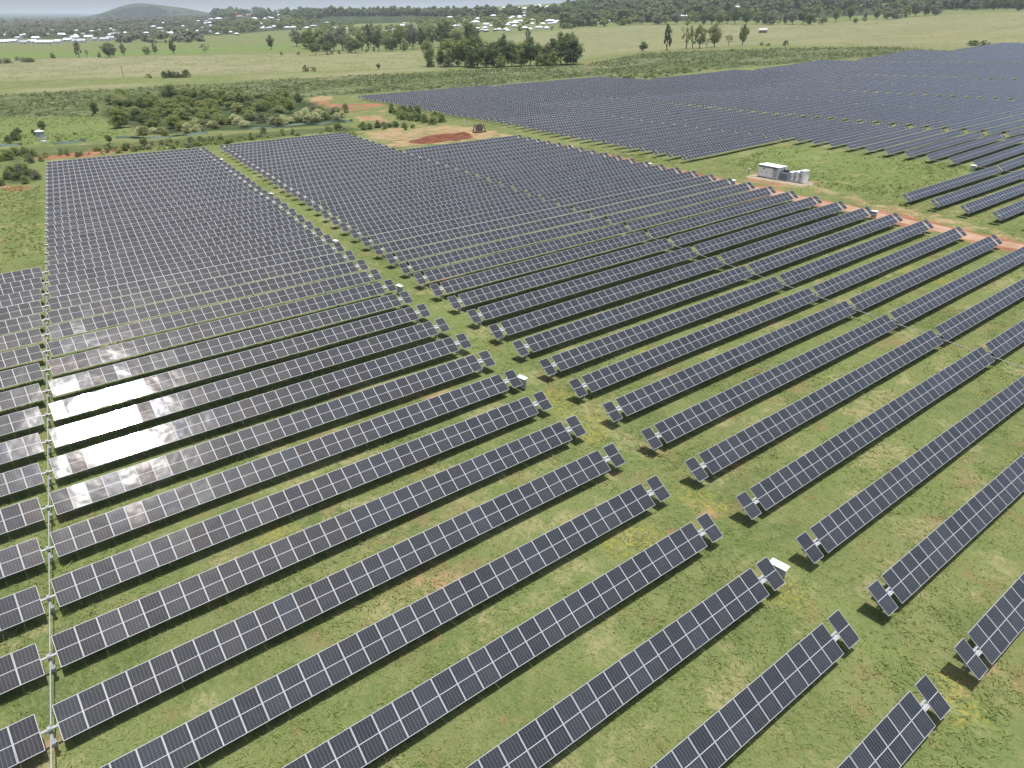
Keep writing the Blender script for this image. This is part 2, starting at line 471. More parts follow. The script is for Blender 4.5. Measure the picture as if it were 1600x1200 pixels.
def ground_material():
    t = NT('ground_cover')
    p_ = t.pos()
    g, big, medium, fine, hair = grass_colour(t, p_)
    za = t.node('ShaderNodeVertexColor', layer_name='zone_a').outputs[0]
    zb = t.node('ShaderNodeVertexColor', layer_name='zone_b').outputs[0]
    zc = t.node('ShaderNodeVertexColor', layer_name='zone_c').outputs[0]
    def sep(c):
        o = t.node('ShaderNodeSeparateColor'); t.l.new(c, o.inputs[0]); return o.outputs
    A, B, Cc = sep(za), sep(zb), sep(zc)
    broad = t.noise(p_, 0.018, 5, 0.6)
    wide = t.noise(p_, 0.0045, 5, 0.6)
    # lush
    g = t.mix(t.math('MULTIPLY', Cc[0], t.ramp(medium, 0.2, 0.8, 0.45, 0.9)), g, (0.108, 0.160, 0.046))
    # dried pasture
    st = t.mix(t.ramp(broad, 0.35, 0.65), (0.180, 0.176, 0.098), (0.222, 0.206, 0.125))
    st = t.mix(t.ramp(wide, 0.42, 0.60, 0, 0.6), st, (0.165, 0.178, 0.078))
    st = t.mix(t.ramp(fine, 0.5, 0.75, 0, 0.5), st, (0.14, 0.16, 0.06))
    st = t.mix(t.ramp(t.noise(p_, 0.06, 5, 0.7), 0.50, 0.62, 0, 0.65), st, (0.115, 0.130, 0.055))
    g = t.mix(t.math('MULTIPLY', B[0], t.ramp(broad, 0.2, 0.6, 0.55, 1.0)), g, st)
    # weedy fallow, dark green with grey tops
    cr = t.mix(t.ramp(broad, 0.38, 0.62), (0.092, 0.112, 0.050), (0.150, 0.148, 0.082))
    cr = t.mix(t.ramp(t.noise(p_, 0.22, 5, 0.7), 0.47, 0.58), cr, (0.050, 0.075, 0.022))
    cr = t.mix(t.ramp(t.noise(p_, 0.6, 4, 0.7), 0.54, 0.62, 0, 0.7), cr, (0.26, 0.25, 0.12))
    cr = t.mix(t.ramp(t.noise(p_, 0.075, 5, 0.72), 0.47, 0.57, 0, .8), cr, (0.048, 0.070, 0.026))
    cr = t.mix(t.ramp(t.noise(p_, 0.05, 4, 0.7), 0.60, 0.70, 0, .7), cr, (0.20, 0.18, 0.105))
    e0 = t.math('ADD', A[2], t.math('MULTIPLY', t.math('SUBTRACT', broad, 0.5), 0.5))
    g = t.mix(t.ramp(e0, 0.25, 0.75), g, cr)
    # undergrowth of scrub and woods
    wd = t.mix(t.ramp(t.noise(p_, 0.03, 6, 0.7), 0.35, 0.65), (0.022, 0.036, 0.016), (0.062, 0.080, 0.034))
    g = t.mix(t.ramp(t.math('ADD', B[1], t.math('MULTIPLY', t.math('SUBTRACT', broad, 0.5), 0.8)), 0.25, 0.75), g, wd)
    # bare tan earth
    tn = t.mix(t.ramp(medium, 0.3, 0.7), (0.225, 0.158, 0.088), (0.305, 0.220, 0.128))
    tn = t.mix(t.ramp(fine, 0.45, 0.7, 0, 0.6), tn, (0.165, 0.165, 0.060))
    rag = t.math('SUBTRACT', t.noise(p_, 0.075, 6, 0.68), 0.5)
    e1 = t.math('ADD', A[1], t.math('ADD', t.math('MULTIPLY', rag, 3.0), t.math('MULTIPLY', t.math('SUBTRACT', medium, 0.5), 1.3)))
    g = t.mix(t.ramp(e1, 0.35, 0.80), g, tn)
    # red volcanic soil
    rd = t.mix(t.ramp(medium, 0.3, 0.7), (0.190, 0.085, 0.050), (0.275, 0.145, 0.090))
    e2 = t.math('ADD', A[0], t.math('ADD', t.math('MULTIPLY', rag, 2.6), t.math('MULTIPLY', t.math('SUBTRACT', medium, 0.5), 1.0)))
    g = t.mix(t.ramp(e2, 0.40, 0.75), g, rd)
    spot = t.math('MULTIPLY', t.ramp(t.noise(p_, 0.33, 5, 0.6), 0.66, 0.72), t.ramp(fine, 0.42, 0.6))
    g = t.mix(t.math('MULTIPLY', spot, 0.7), g, (0.24, 0.105, 0.06))
    # yellow flowers
    fl = t.math('MULTIPLY', t.ramp(B[2], 0.1, 0.7), t.ramp(t.noise(p_, 3.2, 3, 0.7), 0.46, 0.60))
    g = t.mix(t.math('MULTIPLY', fl, 0.55), g, (0.30, 0.245, 0.045))
    t.l.new(g, t.b.inputs['Base Color'])
    t.b.inputs['Roughness'].default_value = 1.0
    t.b.inputs['Specular IOR Level'].default_value = 0.05
    bp = t.node('ShaderNodeBump'); bp.inputs['Strength'].default_value = 0.35; bp.inputs['Distance'].default_value = 0.2
    hgt = t.math('ADD', t.math('MULTIPLY', hair, 0.35), t.math('ADD', fine, t.math('MULTIPLY', medium, 1.5)))
    t.l.new(hgt, bp.inputs['Height']); t.l.new(bp.outputs[0], t.b.inputs['Normal'])
    return t.mat
M_GROUND = ground_material()
me.materials.append(M_GROUND)
ground = link('ground', me)
tag(ground, kind='structure', label='green and straw coloured farmland under the solar farm')

# ---------------------------------------------------------------- standing grass near the camera
def grass_material():
    t = NT('grass_blades')
    g, *_ = grass_colour(t, t.pos())
    isl = t.node('ShaderNodeNewGeometry').outputs['Random Per Island']
    g = t.mix(t.ramp(isl, 0.0, 1.0, 0.0, 0.5), g, (0.158, 0.184, 0.062))
    t.l.new(g, t.b.inputs['Base Color'])
    t.b.inputs['Roughness'].default_value = 0.9
    t.b.inputs['Specular IOR Level'].default_value = 0.1
    up_ = t.node('ShaderNodeVectorMath', operation='ADD')
    sc_n = t.node('ShaderNodeVectorMath', operation='SCALE'); t.l.new(t.node('ShaderNodeNewGeometry').outputs['Normal'], sc_n.inputs[0]); sc_n.inputs['Scale'].default_value = 0.35
    t.l.new(sc_n.outputs[0], up_.inputs[0]); up_.inputs[1].default_value = (0, 0, 1)
    nn = t.node('ShaderNodeVectorMath', operation='NORMALIZE'); t.l.new(up_.outputs[0], nn.inputs[0])
    t.l.new(nn.outputs[0], t.b.inputs['Normal'])
    tr = t.node('ShaderNodeBsdfTranslucent'); t.l.new(g, tr.inputs['Color'])
    mx = t.node('ShaderNodeAddShader')      # blades let through about as much as they reflect
    t.l.new(t.b.outputs[0], mx.inputs[0]); t.l.new(tr.outputs[0], mx.inputs[1])
    t.l.new(mx.outputs[0], t.n['Material Output'].inputs['Surface'])
    return t.mat
def standing_grass(n):
    # denser near the camera: tufts spread over the view out to 150 units
    r = 9 + (165 - 9) * RNG.random(n) ** 0.95
    an = YAW + np.radians(-47 + 94 * RNG.random(n))
    x = CU[0] + r * np.sin(an); y = CU[1] + r * np.cos(an)
    jj = y / PITCH
    road = x - SKEW * jj
    keep = ~((road > 106.5) & (road < 111.5))
    # patchiness
    pat = np.sin(x * 0.9 + 2 * np.sin(y * 0.5)) * np.cos(y * 0.8 + 1.7 * np.sin(x * 0.4)) + 0.8 * RNG.standard_normal(n)
    keep &= pat > -0.75
    x, y, r, pat = x[keep], y[keep], r[keep], pat[keep]
    z = zg(x, y)
    k = 5
    N = len(x)
    X = np.repeat(x, k) + RNG.normal(0, 0.09, N * k) * np.repeat(1 + r / 120, k); Y = np.repeat(y, k) + RNG.normal(0, 0.09, N * k) * np.repeat(1 + r / 120, k); Z = np.repeat(z, k)
    h = (0.06 + 0.11 * RNG.random(N * k)) * np.repeat(1 + 0.25 * np.clip(pat, -1, 1.6), k)
    w = (0.018 + 0.022 * RNG.random(N * k)) * np.repeat(0.8 + r / 80, k)
    th = RNG.random(N * k) * 2 * np.pi
    lx = RNG.normal(0, 1.3, N * k) * h; ly = RNG.normal(0, 1.3, N * k) * h
    v = np.empty((N * k, 3, 3))
    v[:, 0] = np.stack([X - w * np.cos(th), Y - w * np.sin(th), Z - 0.02], -1)
    v[:, 1] = np.stack([X + w * np.cos(th), Y + w * np.sin(th), Z - 0.02], -1)
    v[:, 2] = np.stack([X + lx, Y + ly, Z + h], -1)
    return (v * S).reshape(-1, 3)
def tri_mesh(name, V, mat):
    m_ = bpy.data.meshes.new(name)
    n = len(V)
    m_.vertices.add(n); m_.vertices.foreach_set('co', V.astype(np.float32).ravel())
    m_.loops.add(n); m_.loops.foreach_set('vertex_index', np.arange(n, dtype=np.int32))
    m_.polygons.add(n // 3); m_.polygons.foreach_set('loop_start', np.arange(0, n, 3, dtype=np.int32))
    m_.update(calc_edges=True)
    m_.materials.append(mat)
    return m_
grass = link('grass', tri_mesh('grass', standing_grass(120000), grass_material()))
tag(grass, 'ankle-high green and straw grass growing between the solar rows', 'grass', kind='stuff')

# ---------------------------------------------------------------- solar trackers
PW, PL, PT = 1.035, 1.715, 0.035
def panel_shape(mb, cx=0.0, cyy=0.0, cz=0.0, jt=(0, 0), bottom=True):
    """one framed module, its top face at the local z = 0 plane"""
    x, y = PW / 2, PL / 2
    b = 0.026
    def P(a, c, d):
        return (cx + a, cyy + c, cz + d + a * jt[0] + c * jt[1])
    V = [P(-x,-y,0),P(x,-y,0),P(x,y,0),P(-x,y,0), P(-x+b,-y+b,0),P(x-b,-y+b,0),P(x-b,y-b,0),P(-x+b,y-b,0),
         P(-x,-y,-PT),P(x,-y,-PT),P(x,y,-PT),P(-x,y,-PT)]
    base = len(mb.v)
    mb.add(V, [(4,5,6,7)], 0, [[(0,0),(1,0),(1,1),(0,1)]])
    def F(f, mi):
        mb.f.append([base + i for i in f]); mb.m.append(mi); mb.uv.append([(0, 0)] * len(f))
    for f in ((0,1,5,4),(1,2,6,5),(2,3,7,6),(3,0,4,7),(0,8,9,1),(1,9,10,2),(2,10,11,3),(3,11,8,0)): F(f, 1)
    if bottom: F((8,11,10,9), 2)
PM = [M_GLASS, M_FRAME, M_BACK]
_mb = MB(); panel_shape(_mb); ME_PANEL = _mb.mesh('solar_panel', PM)
def wing_mesh(n, pm, inner, iso_c, sgn):
    mb = MB()
    for k in range(n):
        panel_shape(mb, sgn * (inner + (k + 0.5) * pm), 0, 0, (RNG.normal(0, .004), RNG.normal(0, .004)), False)
    if iso_c: panel_shape(mb, sgn * iso_c, 0, 0, (0, 0), False)
    return mb.mesh('panel_row', PM)
def tube_mesh(L, sgn):
    mb = MB(); mb.tube((0, 0, -0.13), (sgn * L, 0, -0.13), 0.075, n=8); return mb.mesh('torque_tube', [M_STEEL])
_mb = MB(); _mb.box((0, 0, -0.98), (0.10, 0.16, 1.6)); _mb.box((0, 0, -0.15), (0.16, 0.24, 0.10)); ME_POST = _mb.mesh('post', [M_STEEL])
_mb = MB(); _mb.box((0, 0.14, -0.035), (0.44, 0.10, 0.05)); _mb.box((0, -0.14, -0.035), (0.44, 0.10, 0.05)); _mb.box((0, 0, -0.09), (0.12, 0.36, 0.05)); ME_BRACKET = _mb.mesh('bearing_bracket', [M_FRAME])
_mb = MB()
_mb.tube((-0.09, 0, -0.13), (0.09, 0, -0.13), 0.20, n=20); _mb.box((0, -0.02, -0.42), (0.20, 0.34, 0.30), taper=0.85)
_mb.tube((0, -0.15, -0.44), (0, -0.72, -0.50), 0.085, n=12); _mb.box((0.0, -0.78, -0.51), (0.20, 0.16, 0.20)); _mb.tube((0.12, -0.5, -0.47), (0.12, -0.76, -0.50), 0.05, n=8)
ME_DRIVE = _mb.mesh('slew_drive', [plain('gearbox_grey', (.22, .225, .23), .55, .2, .2, 3)])

LAT = {}   # tracker axle heights
def axle(x, y):
    return float(zs(x, y)[0])
N_SEP = {'sep': 0}
WING_CACHE = {}
def tracker(base_x, j, left, right, label, group, separate, yoff=0.0):
    """base_x: survey x of the drive; left / right: (inner gap, main length, modules, end-panel centre or None, modules to build)"""
    y = (j + yoff) * PITCH
    dx = base_x + SKEW * j
    zd = axle(dx, y)
    root = empty('solar_tracker', (dx * S, y * S, (zd - HG) * S))
    tag(root, label, 'solar tracker', group)
    hz = HG * S
    tj = RNG.normal(0, 0.0035)
    for sgn, wing in ((-1, left), (1, right)):
        if wing is None: continue
        inner, length, n, iso, nb = wing
        far = (iso + 0.5) if iso else inner + length
        xe = dx + sgn * far
        ze = axle(xe, y)
        slope = math.atan2((ze - zd) * sgn, far)
        def pos(xl):
            return (sgn * xl * S, 0, hz + (ze - zd) * S * xl / far)
        pm = length / n
        if separate:
            cs = [inner + (k + .5) * pm for k in range(nb)] + ([iso] if iso and nb == n else [])
            for c in cs:
                link('solar_panel', ME_PANEL, root, pos(c), (TILT + tj + RNG.normal(0, .007), -slope + RNG.normal(0, .007), 0))
            if iso and nb == n:
                link('bearing_bracket', ME_BRACKET, root, pos((inner + length + iso - 0.5) / 2), (TILT + tj, -slope, 0))
        else:
            key = (n, round(pm, 3), round(inner, 2), iso, sgn)
            if key not in WING_CACHE:
                WING_CACHE[key] = wing_mesh(n, pm * S, inner * S, iso * S if iso else None, sgn)
            link('panel_row', WING_CACHE[key], root, (0, 0, hz), (TILT + tj, -slope, 0))
        end = (inner + nb * pm) if nb != n else far
        key = ('t', round(end, 2), sgn)
        if key not in WING_CACHE: WING_CACHE[key] = tube_mesh(end * S, sgn)
        link('torque_tube', WING_CACHE[key], root, (0, 0, hz), (0, -slope, 0))
        if separate:
            ps = [inner + length * q for q in (0.17, 0.39, 0.61, 0.83)] + [inner + length + 0.22]
            for c in ps:
                if c < end + 0.1: link('post', ME_POST, root, pos(c))
    if separate:
        link('slew_drive', ME_DRIVE, root, (0, 0, hz), scale=(.85, .85, .85)); link('post', ME_POST, root, (0, 0, hz))
    return root
GA = 'solar tracker rows left of the grassy aisle'
GB = 'solar tracker rows between the grassy aisle and the red road'
def lab_a(j):
    n = j + 6
    if j in (4, 5, 6):
        return 'solar row blazing white with sun glare, %s of the three glaring rows' % {4: 'nearest', 5: 'middle', 6: 'farthest'}[j]
    if j == 36: return 'farthest row of dark solar panels in the left block, backing onto scrub'
    if j == -5: return 'nearest solar row left of the grassy aisle, cut off by the bottom edge'
    return 'row of dark solar panels left of the grassy aisle, %s from the front' % ordinal(n)
def lab_b(j):
    n = j + 6
    if j == -5: return 'nearest solar row right of the grassy aisle, cut off by the right edge'
    if j == 36: return 'farthest solar row of the middle block, its left half only, beside scrub'
    if j > 27: return 'half-length row of solar panels behind the middle block, %s row from the front' % ordinal(n)
    return 'row of dark solar panels between aisle and red road, %s from the front' % ordinal(n)
for j in range(-6, 37):
    lw = (0.33, 33.0, 33, None, 12 if j < 8 else 16) if j <= 16 else None
    tracker(-0.33, j, lw, (0.33, 32.86, 33, 34.13, 33), lab_a(j) if j > -6 else 'solar row left of the aisle just below the bottom edge', GA, True)
for j in range(-6, 37):
    rw = (0.33, 33.0, 33, 34.25, 33) if j <= 27 else None
    tracker(71.65 + 0.0225 * j, j, (0.33, 33.0, 33, 34.23, 33), rw, lab_b(j) if j > -6 else 'solar row right of the aisle just beyond the right edge', GB, True, -0.025)
FULL = (0.33, 33.0, 33, 34.25, 33)
for bx, jl, name, back in ((151.6, list(range(1, 61)), 'far block right of the red road', 'back'),
                     (223.5, list(range(6, 60)), 'second far block beyond the pale aisle', 'back'),
                     (295.5, list(range(13, 52)), 'third far block with gappy front aisle', 'back'),
                     (367.6, list(range(20, 50)), 'fourth far block under the right-hand hill', 'back'),
                     (439.7, list(range(26, 46)), 'fifth far block, by the low broad shrubs', 'back'),
                     (511.7, list(range(31, 41)), 'outermost far block at the right edge', 'back')):
    for i, j in enumerate(jl):
        lw = FULL
        if bx < 160 and 6 <= j <= 15: lw = None
        lb = 'distant solar row, %s, %s from front' % (name, ordinal(i + 1))
        if bx < 160:
            if 2 <= j <= 5: lb = 'solar row by the orange track right of the white container, %s from the right edge' % ordinal(j - 1)
            if lw is None: lb = 'solar row starting behind the grass clearing, %s from the right edge' % ordinal(j - 5)
        tracker(bx, j, lw, FULL, lb, 'solar tracker rows in the ' + name, False)

# drive shafts linking the rows
def drive_shaft(xb, j0, j1, k, label):
    root_z = axle(xb + SKEW * j0, j0 * PITCH)
    mb = MB()
    js = np.arange(j0, j1 + 1)
    pts = [((xb + k * j + SKEW * j) * S, j * PITCH * S, (axle(xb + SKEW * j, j * PITCH) - 0.30) * S) for j in js]
    for a_, b_ in zip(pts[:-1], pts[1:]):
        mb.tube(a_, b_, 0.030, n=8)
        mb.tube((a_[0], a_[1] - 0.2, a_[2]), (a_[0], a_[1] + 0.2, a_[2]), 0.045, n=8)
    return tag(mb.build('drive_shaft', M_STEEL), label, 'drive shaft', 'drive shafts linking the solar rows')
drive_shaft(-0.33, -6, 36, 0, 'long pale drive shaft running up the left edge between the row halves')
drive_shaft(71.65, -6, 27, .0225, 'pale drive shaft crossing the rows of the middle block')
drive_shaft(151.6, 1, 60, 0, 'pale drive shaft linking rows of the far block beyond the road')

# ---------------------------------------------------------------- combiner boxes under white sunshades
_mb = MB(); _mb.box((0, 0, 0.95), (0.42, 1.05, 1.30)); _mb.box((0.215, 0, 1.0), (0.012, 0.95, 1.15)); ME_CAB = _mb.mesh('cabinet', [M_GREY])
_mb = MB(); _mb.box((0, 0, 0.8), (0.07, 0.07, 1.7)); ME_LEG = _mb.mesh('leg', [M_STEEL])
_mb = MB()
_mb.add([(-.31,-.72,1.70),(.31,-.72,1.80),(.31,.72,1.80),(-.31,.72,1.70),(-.31,-.72,1.74),(.31,-.72,1.84),(.31,.72,1.84),(-.31,.72,1.74)],
        [(0,3,2,1),(4,5,6,7),(0,1,5,4),(1,2,6,5),(2,3,7,6),(3,0,4,7)]); ME_SHADE = _mb.mesh('sunshade', [M_WHITE])
def combiner(u, v, label, rz=0.0, sc_=1.0):
    q = pix(u, v, 1.3)
    q[2] = zg(q[0], q[1])[0]
    r = empty('combiner_box', W(q), rz)
    r.scale = (sc_ * (.74 if v > 850 else .68),) * 3
    tag(r, label, 'electrical box', 'combiner boxes along the row ends')
    link('cabinet', ME_CAB, r)
    link('sunshade', ME_SHADE, r)
    link('leg', ME_LEG, r, (0, -0.55, 0)); link('leg', ME_LEG, r, (0, 0.55, 0))
for u, v, lb, s_ in ((1218,881,'nearest grey box under a white sunshade, on the grassy aisle lower right',1.0),
                 (816,587,'grey box under a white sunshade, standing mid-aisle at the picture centre',1.0),
                 (624,444,'grey combiner box with white lid, third up the grassy aisle',1.0),
                 (524,374,'grey combiner box with white lid, fourth up the grassy aisle',1.0),
                 (424,301,'white-lidded box near the far end of the grassy aisle, second farthest',1.0),
                 (346,247.5,'farthest white-lidded box at the head of the grassy aisle',1.0),
                 (1367,328,'white-lidded box at the red road, below the white container',1.0),
                 (1146,280,'white-lidded box at the red road, left of the white container',1.0),
                 (1015,254,'white-lidded box at the far stretch of the red road',1.0),
                 (893,227.5,'farthest white-lidded box, where the red road meets the grass',1.0),
                 (1522,257,'pale box at the clearing end of a far solar row',1.0)):
    combiner(u, v, lb, 0.12, s_)

# ---------------------------------------------------------------- inverter station by the road
A_ = pix(1182, 276.5); B_ = pix(1213, 281.5); C_ = pix(1252, 288.5)
ang = math.atan2(C_[1] - A_[1], C_[0] - A_[0])
def along(f, off=0.0):
    q = A_ + (C_ - A_) * f
    q = np.array([q[0] - math.sin(ang) * off, q[1] + math.cos(ang) * off, 0.0])
    q[2] = zg(q[0], q[1])[0]
    return q
LEN = float(np.hypot(*(C_ - A_)[:2])) * S
cl = LEN * 0.46
q = along(0.23, 1.35)
r = empty('inverter_container', W(q), ang); r.scale = (1, 1, .78)
tag(r, 'long white inverter container with dark band under its roof beside the red road', 'container')
_mb = MB(); _mb.box((0, 0, 1.55), (cl, 2.45, 2.6)); _mb.build('body', M_WHITE, r)
_mb = MB(); _mb.box((0, 0, 3.02), (cl + .16, 2.62, 0.16)); _mb.build('roof', M_WHITE, r)
_mb = MB(); _mb.box((0, -1.245, 2.72), (cl - .1, 0.05, 0.22)); _mb.build('eave_band', M_DARK, r)
_mb = MB(); _mb.box((0, 0, 0.12), (cl - .1, 2.3, 0.26)); _mb.build('plinth', M_DARK, r)
for fx in (-.36, -.12, .12, .36):
    _mb = MB(); _mb.box((fx * cl, -1.25, 1.5), (cl * .2, 0.05, 2.0)); d_ = _mb.build('door', M_GREY if fx > .2 else M_WHITE, r)
    _mb = MB(); _mb.box((fx * cl + cl * .07, -1.30, 1.5), (0.05, 0.06, 0.3)); _mb.build('handle', M_DARK, d_)
for fx in (-.2, .3):
    _mb = MB(); _mb.box((fx * cl, -1.27, 2.3), (0.6, 0.05, 0.3)); _mb.build('vent', M_LOUVRE, r)
q = along(0.575, 1.2)
r = empty('transformer', W(q), ang); r.scale = (1, 1, .78)
tag(r, 'grey ribbed transformer standing right of the white inverter container', 'transformer')
_mb = MB(); _mb.box((0, 0, 1.2), (LEN * .21, 1.9, 2.0)); _mb.build('tank', M_GREY, r)
_mb = MB()
for k in range(9): _mb.box((-LEN * .085 + k * LEN * .0212, -1.0, 1.1), (0.06, 0.34, 1.5))
_mb.build('cooling_fins', M_LOUVRE, r)
_mb = MB(); _mb.box((0, 0, 2.15), (LEN * .2, 1.8, 0.1)); _mb.build('lid', M_WHITE, r)
_mb = MB(); _mb.box((0, 0, 0.1), (LEN * .22, 2.2, 0.22)); _mb.build('plinth', M_CONC, r)
for k in range(3):
    _mb = MB(); _mb.tube((-.8 + k * .8, 0.2, 2.2), (-.8 + k * .8, 0.2, 2.75), 0.12, 0.05, 10); _mb.build('bushing', M_RUST, r)
for f_, h_, lb in ((0.725, 1.55, 'small white switchgear cabinet touching the grey ribbed transformer'), (0.825, 1.75, 'white switchgear cabinet, middle of the three beside the transformer'), (0.945, 2.1, 'tall white cabinet at the right end of the inverter station')):
    q = along(f_, 1.2)
    r = empty('switchgear_cabinet', W(q), ang)
    tag(r, lb, 'cabinet', 'switchgear cabinets at the inverter station')
    w_ = LEN * .095
    _mb = MB(); _mb.box((0, 0, h_ / 2 + .2), (w_, 1.5, h_)); _mb.build('body', M_WHITE, r)
    _mb = MB(); _mb.box((0, 0, h_ + .24), (w_ + .15, 1.65, .09)); _mb.build('roof', M_WHITE, r)
    for sx in (-.25, .25):
        _mb = MB(); _mb.box((sx * w_, -.765, h_ / 2 + .2), (w_ * .45, .03, h_ * .88)); d_ = _mb.build('door', M_WHITE if sx > 0 else M_GREY, r)
        _mb = MB(); _mb.box((sx * w_ * .5, -.80, h_ / 2 + .2), (.05, .05, .25)); _mb.build('handle', M_DARK, d_)
    _mb = MB(); _mb.box((0, 0, .1), (w_ + .2, 1.7, .22)); _mb.build('plinth', M_CONC, r)
def ground_sheet(name, P, lift, mat, label):
    """sheet draped on the ground inside outline P (units)"""
    c = P.mean(0)
    rings = [0.0, .25, .5, .75, .92, 1.0]
    V = []; F = []
    n = len(P)
    V.append((c[0], c[1]))
    for k in rings[1:]:
        for p_ in P: V.append(tuple(c + (p_ - c) * k))
    for i in range(n): F.append((0, 1 + i, 1 + (i + 1) % n))
    for k in range(len(rings) - 2):
        for i in range(n):
            a0 = 1 + k * n; b0 = 1 + (k + 1) * n
            F.append((a0 + i, b0 + i, b0 + (i + 1) % n, a0 + (i + 1) % n))
    V = np.array(V); z = zg(V[:, 0], V[:, 1]) + lift
    # skirts sink at the rim
    z[-n:] -= lift * 1.5
    m_ = bpy.data.meshes.new(name); m_.from_pydata([(x * S, y * S, q * S) for (x, y), q in zip(V, z)], [], F); m_.materials.append(mat)
    m_.polygons.foreach_set('use_smooth', np.ones(len(m_.polygons), bool))
    return tag(link(name, m_), label, kind='structure')
def dirt_material(name, c0, c1, c2):
    t = NT(name)
    p_ = t.pos()
    n1 = t.noise(p_, 0.5, 5, 0.6); n2 = t.noise(p_, 3.0, 4, 0.6)
    c = t.mix(t.ramp(n1, .35, .65), c0, c1); c = t.mix(t.ramp(n2, .5, .7, 0, .6), c, c2)
    t.l.new(c, t.b.inputs['Base Color']); t.b.inputs['Roughness'].default_value = 1
    t.b.inputs['Specular IOR Level'].default_value = 0.05
    bp = t.node('ShaderNodeBump'); bp.inputs['Strength'].default_value = .5; bp.inputs['Distance'].default_value = .1
    t.l.new(n2, bp.inputs['Height']); t.l.new(bp.outputs[0], t.b.inputs['Normal'])
    return t.mat
M_ROAD = dirt_material('red_road_dirt', (0.285, 0.180, 0.115), (0.350, 0.245, 0.170), (0.25, 0.145, 0.090))
M_GRAVEL = dirt_material('gravel', (0.27, 0.22, 0.17), (0.33, 0.26, 0.20), (0.22, 0.19, 0.17))
M_SOIL = dirt_material('dark_red_soil', (0.105, 0.042, 0.026), (0.165, 0.072, 0.042), (0.075, 0.033, 0.022))
# the road: wheel-worn strip with wandering edges
jr = np.linspace(-8, 27.5, 110)
edge = lambda k: 0.35 * np.sin(jr * 2.1 + k) + 0.22 * np.sin(jr * 5.3 + 2 * k) + RNG.normal(0, .08, len(jr))
xl = 107.3 + edge(0) + np.where(jr > 12, .3, 0); xr = 110.7 + edge(2) - np.clip(jr - 8, 0, 12) * .05
V = []; F = []
for k, f_ in enumerate((0, .12, .5, .88, 1)):
    for i, j in enumerate(jr):
        x = xl[i] + (xr[i] - xl[i]) * f_ + SKEW * j; y = j * PITCH
        V.append((x, y, zg(x, y)[0] + (0.05 if 0 < f_ < 1 else -0.05)))
n_ = len(jr)
for k in range(4):
    for i in range(n_ - 1):
        F.append((k * n_ + i, (k + 1) * n_ + i, (k + 1) * n_ + i + 1, k * n_ + i + 1))
m_ = bpy.data.meshes.new('dirt_road'); m_.from_pydata([tuple(np.array(q) * S) for q in V], [], F); m_.materials.append(M_ROAD)
m_.polygons.foreach_set('use_smooth', np.ones(len(m_.polygons), bool))
tag(link('dirt_road', m_), 'orange dirt road along the end of the middle block', kind='structure')
pad = np.array([along(-.18, -1.6)[:2], along(.2, -2.2)[:2], along(.6, -2.0)[:2], along(1.12, -1.4)[:2], along(1.18, 1.5)[:2], along(1.1, 3.4)[:2], along(.5, 3.6)[:2], along(-.1, 3.4)[:2], along(-.22, 1.0)[:2]])
ground_sheet('gravel_pad', pad, 0.06, M_GRAVEL, 'grey brown gravel pad under the inverter station')

# mound of dark red soil with the old cable reel beside it
def mound(P_px, h, label):
    P = poly(P_px); c = P.mean(0)
    V = []; F = []
    n = 40; rings = np.linspace(0, 1, 9)
    ang_ = np.linspace(0, 2 * np.pi, n, endpoint=False)
    d = P - c
    pa = np.arctan2(d[:, 1], d[:, 0]); pr = np.hypot(d[:, 0], d[:, 1])
    o = np.argsort(pa); pa, pr = pa[o], pr[o]
    rad = np.interp(ang_, np.r_[pa - 2 * np.pi, pa, pa + 2 * np.pi], np.r_[pr, pr, pr])
    for k, f_ in enumerate(rings):
        for i in range(n):
            x = c[0] + rad[i] * f_ * math.cos(ang_[i]); y = c[1] + rad[i] * f_ * math.sin(ang_[i])
            hh = h * (1 - f_ ** 1.7) * (0.75 + .25 * math.sin(3 * ang_[i] + 4 * f_) + .12 * math.sin(7 * ang_[i])) + RNG.normal(0, .04) - (0.1 if f_ > .99 else 0)
            V.append((x * S, y * S, (zg(x, y)[0] + hh) * S))
    for k in range(len(rings) - 1):
        for i in range(n):
            F.append((k * n + i, (k + 1) * n + i, (k + 1) * n + (i + 1) % n, k * n + (i + 1) % n))
    m_ = bpy.data.meshes.new('dirt_mound'); m_.from_pydata(V, [], F); m_.materials.append(M_SOIL)
    m_.polygons.foreach_set('use_smooth', np.ones(len(m_.polygons), bool))
    tag(link('dirt_mound', m_), label, 'dirt mound', kind='structure')
mound([(634,222),(655,217),(672,212),(700,208.5),(722,210),(742,213),(736,217),(700,221),(665,225),(645,224)], 0.7, 'low spread of dark red soil tipped on the tan clearing')
mound([(712,213),(722,208),(733,212),(724,216)], 0.9, 'small heap of dark soil beside the old reel')
q, up = pix_s(749, 206.5)
r = empty('cable_reel', W(q), -YAW - 1.0)
tag(r, 'old dark cable reel held in a rusty splayed frame on the tan clearing', 'cable reel')
k_ = up * S
mb = MB(); mb.tube((-.3 * 1, 0, 6.6 * k_ * 1.0), (.3, 0, 6.6 * k_), 4.6 * k_, n=28); o = mb.build('drum', M_DARK, r)
mb = MB()
for sx in (-.42, .42): mb.tube((sx - .05, 0, 6.6 * k_), (sx + .05, 0, 6.6 * k_), 5.6 * k_, n=28)
mb.build('flange', plain('reel_flange', (.13, .10, .11), .7), r)
for sx in (-1, 1):
    for sy in (-1, 1):
        mb = MB(); mb.tube((sx * .75, sy * 5.2 * k_, 12.5 * k_), (sx * 1.1, sy * 8.5 * k_, 0), .13, n=6); mb.build('leg', M_RUST, r)
mb = MB(); mb.box((0, 0, .2), (2.2, 19 * k_, .22)); mb.build('base_frame', M_RUST, r)
